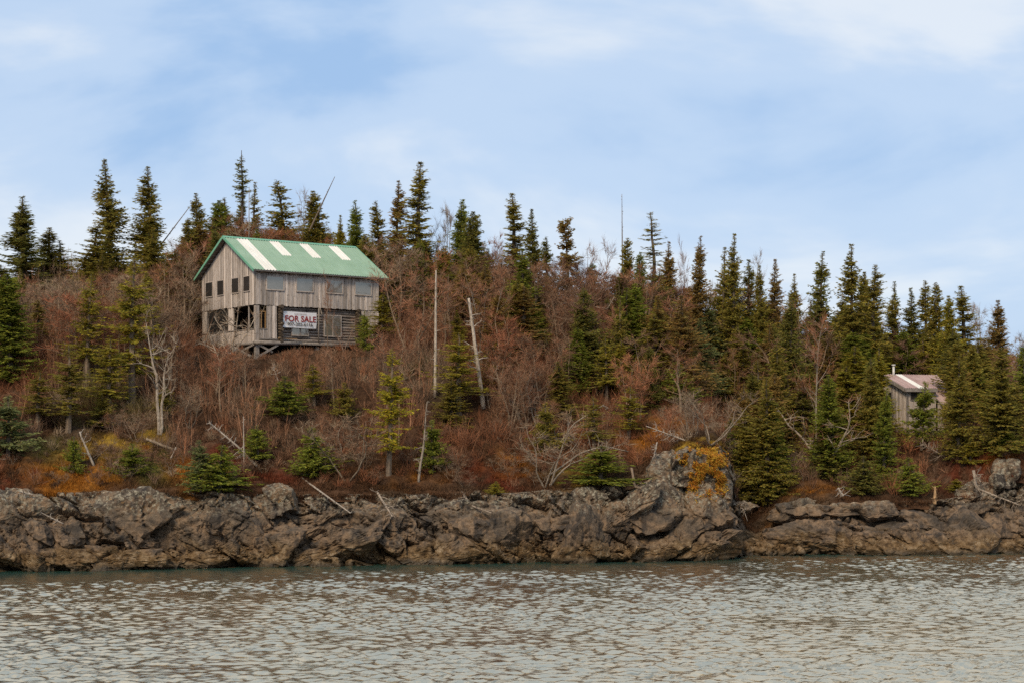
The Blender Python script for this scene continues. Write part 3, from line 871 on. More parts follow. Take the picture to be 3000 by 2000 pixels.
# banner
ca, sa = math.cos(HYAW), math.sin(HYAW)
def H2W(a, b, z): return (HC[0] + a * ca - b * sa, HC[1] + a * sa + b * ca, z)
sign = link('sale_banner', None, None, H2W(2.03, -.10, 14.61), (0, 0, HYAW))
tag(sign, 'white for sale banner with red lettering and phone number on the log wall', 'banner')
nx_, nz_ = 26, 12
V = []; 
for j in range(nz_ + 1):
    for i in range(nx_ + 1):
        u, w = i / nx_, j / nz_
        V.append((u * 2.60 + .03 * (w - .5), -.03 + .014 * math.sin(u * 9 + w * 4) + .02 * math.sin(w * 7 + u * 2) * (1 - w), w * 1.09 + .012 * math.sin(u * 6.5)))
V = np.array(V)
ii = np.arange(nz_)[:, None] * (nx_ + 1) + np.arange(nx_)[None, :]
Q = np.stack([ii, ii + 1, ii + nx_ + 2, ii + nx_ + 1], -1).reshape(-1, 4)
link('cloth', mk_mesh('cloth', V, [Q], M['banner'], True), sign)
def text(txt, x, z, size, mat, name, width=None, bold=0.0):
    cu = bpy.data.curves.new(name, 'FONT'); cu.body = txt; cu.size = size; cu.align_x = 'CENTER'; cu.offset = bold; cu.resolution_u = 3
    tmp = bpy.data.objects.new(name, cu); COL.objects.link(tmp)
    bpy.context.view_layer.update()
    dg = bpy.context.evaluated_depsgraph_get()
    me = bpy.data.meshes.new_from_object(tmp.evaluated_get(dg))
    bpy.data.objects.remove(tmp)
    co = np.zeros(len(me.vertices) * 3, np.float32); me.vertices.foreach_get('co', co); co = co.reshape(-1, 3)
    if width: co[:, 0] *= width / (co[:, 0].max() - co[:, 0].min())
    co = np.stack([co[:, 0], 0 * co[:, 0], co[:, 1]], 1).astype(np.float32)
    me.vertices.foreach_set('co', co.ravel()); me.update()
    me.materials.clear(); me.materials.append(M[mat])
    return link(name, me, sign, (x, -.075, z))
text('FOR SALE', 1.33, .43, .56, 'red', 'lettering', 2.42, .012)
text('907-202-6116', 1.29, .13, .32, 'black', 'lettering', 1.98, .004)
text('RUSS \u25CF TURKINGTON', 1.32, .90, .11, 'grey', 'lettering', .96, .002)

# ---------------------------------------------------------------- the small cabin
CC = np.array([27.4, 111.0]); CY = 0.40; CZ = 6.6
cabin = link('small_cabin', None, None, (CC[0], CC[1], CZ), (0, 0, CY))
tag(cabin, 'small grey board cabin with faded pink roof half hidden by spruces', 'cabin')
rng = np.random.default_rng(5)
CL, CW, CE, CR, CE2 = 4.15, 4.8, 10.50, 11.43, 9.45
def cbx(name, mat, *boxes, parent=None):
    m = MB()
    for (a0, a1, b0, b1, z0, z1) in boxes: m.box(a0, a1, b0, b1, z0 - CZ, z1 - CZ)
    return m.build(name, M[mat], parent or cabin)
cp = (CR - CE) / (CW / 2)
house_bk = house
def cboards(face, c0, c1, z0, z1f, base=0.0):
    c = c0; k = 0
    while c < c1 - .02:
        w = min(rng.uniform(.15, .24), c1 - c); th = .028 + (.018 if k % 2 else 0) + rng.uniform(0, .005)
        m = MB()
        poly = [(c + .004, z0 - CZ), (c + w - .004, z0 - CZ), (c + w - .004, z1f(c + w) - CZ), (c + .004, z1f(c) - CZ)]
        m.prism(poly, 'y' if face == 'F' else 'x', base - th, base)
        m.build('siding_board', M['siding'], cabin); c += w; k += 1
cbx('wall', 'siding', (0, 2.45, 0, .08, CZ, CE), (2.45, CL, -.34, -.27, CZ, CE2 + .1), (0, .08, .08, CW, CZ, CE), (CL - .08, CL, -.27, CW, CZ, CE2 + .1), (.08, CL - .08, CW - .08, CW, CZ, CE))
m = MB()
m.prism([(0, CE - CZ), (CW, CE - CZ), (CW / 2, CR - CZ)], 'x', 0, .08); m.prism([(0, CE2 - CZ), (CW, CE2 - CZ), (CW, CE - CZ), (CW / 2, CR - CZ), (0, CE2 + .3 - CZ)], 'x', CL - .08, CL); m.prism([(0, CE2 - CZ), (2.2, CE2 - CZ), (2.2, CR - .15 - CZ), (0, CE - CZ)], 'x', 2.38, 2.44)
m.build('gable_wall', M['siding'], cabin)
cboards('F', 0, 2.5, CZ, lambda c: CE + .02)
cboards('F', 2.5, CL, CZ, lambda c: CE2 + .1, -.35)
cboards('S', 0, CW, CZ, lambda c: CE + cp * min(c, CW - c) - .02)
cbx('corner_board', 'timber', (-.06, .12, -.07, -.05, CZ, CE), )
def cwin(a0, a1, z0, z1, face='F'):
    m = MB()
    def bx(mm, p, q, o0, o1, lo, hi):
        if face == 'F': mm.box(p, q, -o1, -o0, lo - CZ, hi - CZ)
        else: mm.box(-o1, -o0, p, q, lo - CZ, hi - CZ)
    f = .06
    bx(m, a0 - f, a0, .02, .085, z0 - f, z1 + f); bx(m, a1, a1 + f, .02, .085, z0 - f, z1 + f); bx(m, a0, a1, .02, .085, z1, z1 + f); bx(m, a0, a1, .02, .095, z0 - f, z0)
    wo = m.build('window', M['timber'], cabin)
    m = MB(); bx(m, a0, a1, .06, .066, z0, z1); m.build('pane', M['darkpane'], wo)
cwin(.32, 1.45, 9.75, 10.28); cwin(.25, 1.2, 8.65, 9.05); cwin(1.62, 1.98, 9.5, 10.25, 'S')
def croof(a0, a1, b0, b1, z0, z1, name='roof'):
    m = MB()
    m.add([(a0, b0, z0 - CZ), (a1, b0, z0 - CZ), (a1, b1, z1 - CZ), (a0, b1, z1 - CZ), (a0, b0, z0 + .08 - CZ), (a1, b0, z0 + .08 - CZ), (a1, b1, z1 + .08 - CZ), (a0, b1, z1 + .08 - CZ)],
          [(0, 3, 2, 1), (4, 5, 6, 7), (0, 1, 5, 4), (1, 2, 6, 5), (2, 3, 7, 6), (3, 0, 4, 7)])
    deck = m.build(name, M['timber'], cabin)
    n = max(1, round((a1 - a0) / .6))
    for i in range(n):
        e0 = a0 + (a1 - a0) * i / n; e1 = a0 + (a1 - a0) * (i + 1) / n
        prof = []
        for r in range(3):
            x0 = e0 + (e1 - e0) * r / 3; w = (e1 - e0) / 3
            prof += [(x0, 0), (x0 + w * .7, 0), (x0 + w * .78, .03), (x0 + w * .93, .03)]
        prof.append((e1 - .002, 0))
        v = [(x, q, zz + .1 + h - CZ) for (q, zz) in ((b0, z0), (b1, z1)) for (x, h) in prof]
        k = len(prof)
        qd = [(j, j + 1, k + j + 1, k + j) for j in range(k - 1)]
        m = MB(); m.add(v, qd if b1 > b0 else [t[::-1] for t in qd])
        m.build('roof_sheet', M['white' if (name == 'roof' and i == 2 and b1 > b0) else 'pink'], deck)
zo = .05
croof(-.3, 2.45, -.3, CW / 2, CE + zo - cp * .3, CR + zo)
croof(2.46, CL + .3, -.75, CW / 2, CE2 + zo - .15, CR + zo, 'lean_to_roof')
croof(-.3, CL + .3, CW + .3, CW / 2, CE + zo - cp * .3, CR + zo, 'rear_roof')
cbx('fascia', 'timber', (-.32, 2.4, -.33, -.30, CE - .22, CE - .02))
m = MB(); m.bar((-.32, -.3, CE - .13 - CZ), (-.32, CW / 2, CR + .02 - CZ), .04, .2); m.build('barge_board', M['timber'], cabin)
m = MB(); m.tube([(.55, 2.2, CR - .2 - CZ), (.55, 2.2, CR + .75 - CZ)], .085, 10); fl = m.build('stove_pipe', M['flue'], cabin, True)
m = MB(); m.tube([(.55, 2.2, CR + .76 - CZ), (.55, 2.2, CR + .84 - CZ)], [.16, .13], 10); m.build('pipe_cap', M['flue'], fl, True)

# ---------------------------------------------------------------- vegetation prototypes
def spray_mesh(base, d, length, width, rng, shade):
    """diamond sprays: base (n,3), unit direction d (n,3), length, width (n,)"""
    n = len(base)
    r = rng.normal(size=(n, 3)); w = np.cross(d, r); w /= np.linalg.norm(w, axis=1)[:, None] + 1e-9
    mid = base + d * (length * .5)[:, None]; mid[:, 2] -= length * .05
    tip = base + d * length[:, None]; tip[:, 2] -= length * .12
    V = np.stack([base, mid + w * (width / 2)[:, None], tip, mid - w * (width / 2)[:, None]], 1).reshape(-1, 3)
    i = np.arange(n)[:, None] * 4
    return V, np.concatenate([i, i + 1, i + 2, i + 3], 1), np.repeat(shade, 4, axis=0)

def spruce_proto(seed, H=10.0, R=1.5, bare=.10, nb=250, sp=.34, wd=.12, up=.55, down=-.30, pw=.85, rough=.25, club=False, lean=0.0):
    rng = np.random.default_rng(seed)
    nz = 12
    zt = np.linspace(0, 1, nz)
    wob = np.cumsum(rng.normal(size=(nz, 2)) * .012 * H / 4, axis=0) * zt[:, None]
    tr = np.stack([wob[:, 0] + lean * H * zt ** 2, wob[:, 1], zt * H], 1)
    r0 = .013 * H + .02
    m = MB(); m.tube(tr, (.6 if R < .8 else 1) * r0 * (1 - zt) ** .8 + .012, 6)
    n_wh = max(6, int(nb / 6))
    wh = np.sort(rng.random(n_wh)) ** .92
    t = np.clip(wh[rng.integers(0, n_wh, nb)] + rng.normal(size=nb) * .03, 0, .995)
    z = H * (bare + (1 - bare) * t)
    az = rng.random(nb) * 2 * math.pi
    prof = (1 - t) ** pw * .95 + .04
    if club: prof = .28 + .14 * np.exp(-((t - .90) / .10) ** 2) + .30 * np.exp(-((t - .55) / .2) ** 2)
    gap = .96 + .46 * vnoise(np.stack([t * 5.5 + seed, np.cos(az) * .9, np.sin(az) * .9], 1), seed)
    L = R * prof * gap * rng.uniform(1 - rough * 1.6, 1 + rough, nb)
    L = np.clip(L * np.clip(t / .08 + .55, 0, 1), .10, None)
    el = down + (up - down) * t + rng.normal(size=nb) * .12
    ox = np.interp(z, tr[:, 2], tr[:, 0]); oy = np.interp(z, tr[:, 2], tr[:, 1])
    O = np.stack([ox, oy, z], 1)
    hd = np.stack([np.cos(az), np.sin(az), 0 * az], 1)
    def bp(i, s):
        l = L[i]
        p = O[i] + hd[i] * (l * s * np.cos(el[i]))[:, None]
        p[:, 2] += l * (s * np.sin(el[i]) - .22 * s * s + .24 * s ** 3)
        return p
    # wood of the branches
    i = np.arange(nb)
    A, B = bp(i, np.zeros(nb)), bp(i, np.full(nb, .9))
    mid = bp(i, np.full(nb, .5))
    bw = (.010 + .012 * L)
    side = np.array([0, 0, 1.0])
    V = np.stack([A + side * bw[:, None], A - side * bw[:, None], mid - side * bw[:, None] * .5, mid + side * bw[:, None] * .5, B], 1).reshape(-1, 3)
    k = i[:, None] * 5
    m.add(V, np.concatenate([k, k + 1, k + 2, k + 3], 1), np.concatenate([k + 3, k + 2, k + 4], 1))
    trunk = m.mesh('spruce_trunk', M['bark'])
    # sprays
    npos = np.maximum(2, np.ceil(L / (sp * .42))).astype(int)
    bi = np.repeat(i, npos)
    s = np.concatenate([(np.arange(n) + .35) / n for n in npos]); s = np.clip(s + rng.normal(size=len(s)) * .05, .08, 1)
    Vs, Fs, Cs = [], [], []
    n0 = 0
    for sgn in (-1, 1, 0):
        b = bp(bi, s) + rng.normal(size=(len(s), 3)) * .025
        a2 = az[bi] + sgn * rng.uniform(.5, 1.1, len(s))
        e2 = el[bi] * .5 + rng.normal(size=len(s)) * .30 - (.18 if sgn else .05)
        d = np.stack([np.cos(a2) * np.cos(e2), np.sin(a2) * np.cos(e2), np.sin(e2)], 1)
        l = sp * (1.1 - .45 * s) * rng.uniform(.65, 1.2, len(s)) * np.clip(L[bi] / (sp * 1.6), .45, 1)
        sh = np.stack([np.ones(len(s))] * 3, 1) * rng.uniform(.62, 1.3, len(s))[:, None] * (1 + .25 * vnoise(b * 1.4, seed + 5))[:, None]
        sh[:, 0] *= rng.uniform(.85, 1.2, len(s))
        V, F, C = spray_mesh(b, d, l, l * (wd / sp) * rng.uniform(.8, 1.3, len(s)), rng, sh)
        Vs.append(V); Fs.append(F + n0); Cs.append(C); n0 += len(V)
    # leader shoot
    crown = mk_mesh('spruce_crown', np.concatenate(Vs), Fs, M['needle'], False, np.concatenate(Cs))
    return trunk, crown, H, R

PR = {}
for k in range(5): PR['A%d' % k] = spruce_proto(100 + k, 10, 1.5, .04, 520, .25, .085, .70, -.15, .82, .30)
for k in range(3): PR['B%d' % k] = spruce_proto(200 + k, 10, 1.9, .02, 640, .29, .10, .62, -.12, .76, .30)
for k in range(3): PR['N%d' % k] = spruce_proto(300 + k, 10, 1.0, .08, 430, .22, .08, .7, -.2, .68, .38)
for k in range(2): PR['S%d' % k] = spruce_proto(400 + k, 10, .75, .30, 150, .17, .06, .5, 0, .75, .5)
for k in range(2): PR['Y%d' % k] = spruce_proto(500 + k, 10, 1.5, .24, 230, .28, .085, .5, -.10, .80, .45)
PR['T0'] = spruce_proto(600, 10, 1.5, .10, 260, .26, .12, .6, 0, .5, .3, True)
PR['F0'] = spruce_proto(610, 10, 1.5, .10, 340, .26, .095, .5, -.15, .60, .42, False, .06)
for k in range(4): PR['C%d' % k] = spruce_proto(700 + k, 3, 1.05, .06, 190, .20, .065, .7, .05, .85, .26)

def bare_proto(seed, H=6.0, stems=3, spread=.28, nbr=11, n2=5, n3=9, twig=.62, tw=.016, first=.30, crook=.10, r0=.06, upright=.65, birch=False):
    rng = np.random.default_rng(seed)
    m = MB()
    tw_p0, tw_p1, tw_p2 = [], [], []
    def curve(p, d, L, n, crk, lift):
        pts = [np.array(p)]; d = np.array(d, float)
        for _ in range(n):
            d = d + rng.normal(size=3) * crk + np.array([0, 0, lift]); d /= np.linalg.norm(d)
            pts.append(pts[-1] + d * L / n)
        return np.array(pts), d
    for s in range(stems):
        a = rng.random() * 6.28; ln = spread * rng.uniform(.3, 1.2) if stems > 1 else spread * .4
        d0 = np.array([math.cos(a) * ln, math.sin(a) * ln, 1.0]); d0 /= np.linalg.norm(d0)
        h = H * rng.uniform(.78, 1.0)
        P, _ = curve((math.cos(a) * .08 * (stems > 1), math.sin(a) * .08 * (stems > 1), -.15), d0, h, 10, crook, .05)
        rr = r0 * h / 6 * np.linspace(1.1, .14, len(P))
        m.tube(P, rr, 6)
        for b in range(nbr):
            f = first + (1 - first) * (b + rng.random()) / nbr
            x = f * (len(P) - 1); i = min(int(x), len(P) - 2); q = P[i] + (P[i + 1] - P[i]) * (x - i)
            a2 = rng.random() * 6.28; e2 = rng.uniform(.35, 1.0) * upright + .05
            d = np.array([math.cos(a2) * math.cos(e2), math.sin(a2) * math.cos(e2), math.sin(e2)])
            L = H * rng.uniform(.16, .34) * (1.15 - f * .75)
            B, _ = curve(q, d, L, 4, crook * 1.6, .07)
            m.tube(B, np.linspace(max(.010, rr[i] * (.62 if r0 > .1 else .42)), .006 if r0 < .1 else .012, len(B)), 3 if r0 < .1 else 4, False)
            for c in range(n2):
                g = rng.uniform(.25, 1.0); y = g * (len(B) - 1); j = min(int(y), len(B) - 2); w = B[j] + (B[j + 1] - B[j]) * (y - j)
                d2 = (B[j + 1] - B[j]) / (np.linalg.norm(B[j + 1] - B[j]) + 1e-9) + rng.normal(size=3) * .55 + np.array([0, 0, .25]); d2 /= np.linalg.norm(d2)
                S, _ = curve(w, d2, L * rng.uniform(.3, .65), 2, .2, .05)
                m.tube(S, [.008, .006, .004] if r0 < .1 else [.016, .012, .008], 3, False)
                for e in range(n3):
                    v = rng.random(); o = S[0] + (S[-1] - S[0]) * v
                    d3 = d2 + rng.normal(size=3) * .6 + np.array([0, 0, .35 * upright]); d3 /= np.linalg.norm(d3)
                    l = twig * rng.uniform(.45, 1.15)
                    p1 = o + d3 * l * .55 + rng.normal(size=3) * .03
                    tw_p0.append(o); tw_p1.append(p1); tw_p2.append(p1 + (d3 + rng.normal(size=3) * .3) * l * .45)
    trunk = m.mesh('bare_trunk', M['birch'])
    p0, p1, p2 = map(np.array, (tw_p0, tw_p1, tw_p2)); n = len(p0)
    r = rng.normal(size=(n, 3)); w = np.cross(p1 - p0, r); w /= np.linalg.norm(w, axis=1)[:, None] + 1e-9
    w *= tw / 2
    V = np.stack([p0 - w, p0 + w, p1 + w * .7, p1 - w * .7, p2], 1).reshape(-1, 3)
    k = np.arange(n)[:, None] * 5
    c = np.ones((n, 3)) * rng.uniform(.6, 1.35, n)[:, None]; c[:, 0] *= rng.uniform(.9, 1.2, n)
    crown = mk_mesh('bare_crown', V, [np.concatenate([k, k + 1, k + 2, k + 3], 1), np.concatenate([k + 3, k + 2, k + 4], 1)], M['twig'], False, np.repeat(c, 5, axis=0))
    return trunk, crown, H, 1.6
BR = {}
for k in range(6): BR['R%d' % k] = bare_proto(900 + k, 6, 3, .30, 12, 5, 9, .60, .018)                  # bushy reddish alder
for k in range(3): BR['B%d' % k] = bare_proto(940 + k, 7, 1, .10, 20, 5, 8, .55, .016, .28, .06, .075, .9)  # upright birch
for k in range(3): BR['G%d' % k] = bare_proto(960 + k, 5, 4, .75, 9, 4, 6, .55, .015, .35, .16, .06, .5)    # spreading grey bush
for k in range(2): BR['W%d' % k] = bare_proto(980 + k, 6, 2, .25, 10, 4, 4, .5, .016, .30, .15, .11, .5)   # pale crooked birch

def put(name, proto, cat, label, group, x, y, z, h, rad, tint, bark=(1, 1, 1), rz=None, lean=(0, 0), names=('trunk', 'crown')):
    tr, cr, H, R = proto
    rz = random.uniform(0, 6.28) if rz is None else rz
    sx = rad / R
    if name == 'spruce_tree': lean = (random.gauss(0, .022), random.gauss(0, .022))
    root = link(name, None, None, (x, y, z), (lean[0], lean[1], rz), (sx, sx, h / H))
    tag(root, label, cat, group)
    a = link(names[0], tr, root); a.color = (*bark, 1)
    b = link(names[1], cr, root); b.color = (*tint, 1)
    return root

random.seed(3)
SEEN = []
OL = (0.285, 0.232, 0.046); DK = (0.215, 0.195, 0.045); GR = (0.230, 0.245, 0.038); BRN = (0.31, 0.205, 0.060); YE = (0.40, 0.33, 0.035); BL = (0.215, 0.230, 0.085); YG = (0.33, 0.275, 0.040)

# ---------------------------------------------------------------- spruces of the skyline: (px, top py, depth, half width px, kind, tint, label)
SKY = [
 (76, 576, 116, 74, 'A0', DK, 'tall dark spruce second from the left edge against the sky'),
 (140, 668, 119, 58, 'A1', OL, 'bushy spruce just right of the tall leftmost skyline spruce'),
 (182, 706, 120, 38, 'N0', OL, 'short thin spruce ending the leftmost cluster on the skyline'),
 (6, 776, 113, 50, 'A2', DK, 'spruce cut by the left edge of the picture'),
 (264, 660, 118, 62, 'F0', OL, 'ragged broad spruce leaning left of the two tall spruces'),
 (327, 471, 120, 60, 'A3', OL, 'tall pointed spruce, left one of the pair left of the house'),
 (436, 490, 121, 62, 'A4', OL, 'tall broad open spruce, right one of the pair left of the house'),
 (585, 568, 122, 46, 'A1', OL, 'pointed spruce behind the back eave of the green roof'),
 (624, 587, 123, 50, 'B0', GR, 'dense green spruce behind the near peak of the green roof'),
 (545, 640, 120, 46, 'B1', OL, 'low bushy spruce left of the green roof peak'),
 (668, 578, 124, 32, 'N1', OL, 'narrow spruce above the near end of the green ridge'),
 (692, 574, 126, 30, 'N2', OL, 'narrow spruce beside the very tall thin one over the roof'),
 (714, 442, 125, 34, 'S0', DK, 'very tall thin sparse spruce, highest tip above the green roof'),
 (737, 536, 125, 30, 'N0', OL, 'narrow spruce close right of the tallest thin spruce over the roof'),
 (842, 532, 124, 56, 'F0', OL, 'ragged flat topped spruce above the middle of the green ridge'),
 (930, 560, 124, 58, 'B2', OL, 'broad spruce with a leaning dead pole through its top'),
 (995, 630, 122, 38, 'A0', YG, 'short full spruce between the leaning pole and the far roof end'),
 (1060, 587, 121, 50, 'A2', GR, 'pointed green spruce above the far end of the green roof'),
 (1119, 589, 125, 34, 'N1', OL, 'slim spruce left of the ragged tall pair behind the roof end'),
 (1165, 532, 123, 46, 'A4', BRN, 'ragged brownish spruce left beside the tallest central spruce'),
 (1228, 480, 121, 52, 'N2', OL, 'tallest tufted spruce right of the green roof'),
 (1351, 593, 122, 44, 'A1', GR, 'left one of a tight cluster of green spruces right of the house'),
 (1366, 586, 124, 34, 'N0', GR, 'middle tip of the tight cluster of green spruces right of the house'),
 (1388, 622, 120, 52, 'B0', DK, 'bushy dark right one of the tight spruce cluster right of the house'),
 (1504, 571, 122, 46, 'N2', OL, 'tall dark narrow spruce above the centre of the picture'),
 (1563, 615, 121, 40, 'A3', DK, 'pointed spruce next right of the tall narrow centre spruce'),
 (1603, 695, 120, 28, 'N1', DK, 'small slim spruce between the centre spruces and the club shaped one'),
 (1665, 640, 120, 46, 'T0', BRN, 'odd club shaped spruce with a bushy crooked top'),
 (1833, 697, 121, 44, 'B1', OL, 'bushy spruce at the foot of the bare pole on the skyline'),
 (1868, 740, 120, 38, 'B2', GR, 'low round spruce just right of the skyline pole'),
 (1921, 622, 123, 46, 'S1', OL, 'sparse tufted spruce with bare gaps along its trunk'),
 (1941, 709, 120, 42, 'A0', BRN, 'brownish spruce at the foot of the sparse tufted one'),
 (2040, 691, 121, 44, 'A2', BRN, 'spruce standing alone above red birches right of centre'),
 (2110, 726, 122, 34, 'N0', OL, 'slim spruce left of the pointed one above the big green clump'),
 (2137, 688, 121, 46, 'A4', OL, 'pointed spruce above the big green clump on the slope'),
 (2193, 764, 123, 34, 'N2', DK, 'slim open spruce among pale bare skyline twigs'),
 (2235, 777, 121, 38, 'A1', OL, 'spruce right of the pale bare skyline twigs'),
 (2267, 761, 122, 40, 'A3', BRN, 'open brownish spruce left of the gap before the cabin group'),
 (2328, 803, 121, 38, 'A0', OL, 'short open spruce left of the dark conical one'),
 (2399, 738, 119, 50, 'A2', DK, 'dark regular cone shaped spruce right of the gap'),
 (2491, 719, 119, 58, 'A4', OL, 'tallest open spruce on the right half of the skyline'),
 (2522, 799, 121, 44, 'B0', OL, 'shoulder spruce tucked behind the tallest right hand spruce'),
 (2554, 778, 119, 42, 'N1', OL, 'narrow spruce close right of the tallest right hand spruce'),
 (2612, 866, 122, 34, 'N2', OL, 'short slim spruce in the dip above the cabin roof'),
 (2625, 826, 123, 30, 'N0', DK, 'thin pointed spruce in the dip above the cabin chimney'),
 (2673, 845, 122, 40, 'A3', DK, 'open dark spruce above the middle of the cabin roof'),
 (2713, 822, 123, 34, 'N1', OL, 'thin pale tipped spruce above the right part of the cabin'),
 (2748, 828, 120, 46, 'B1', OL, 'thick spruce up the slope right of the cabin roof'),
 (2788, 866, 118, 44, 'B2', YG, 'olive dense spruce next to the pointed narrow top right of the cabin'),
 (2824, 839, 120, 46, 'N2', OL, 'narrow topped dense spruce well right of the cabin'),
 (2927, 881, 120, 52, 'A1', BRN, 'brown tinged open spruce near the right edge'),
 (2996, 1010, 113, 50, 'B0', GR, 'low green spruce cut by the right edge'),
]
for (px, top, Y, hw, kd, tint, lab) in SKY:
    x = (px - 1500) / FPX * Y; z = gz(x, Y) - .1
    h = CAMZ + (HY - top) / FPX * Y - z
    put('spruce_tree', PR[kd], 'tree', lab, 'spruces along the skyline', x, Y, z, h, hw / FPX * Y * 1.55, tint)

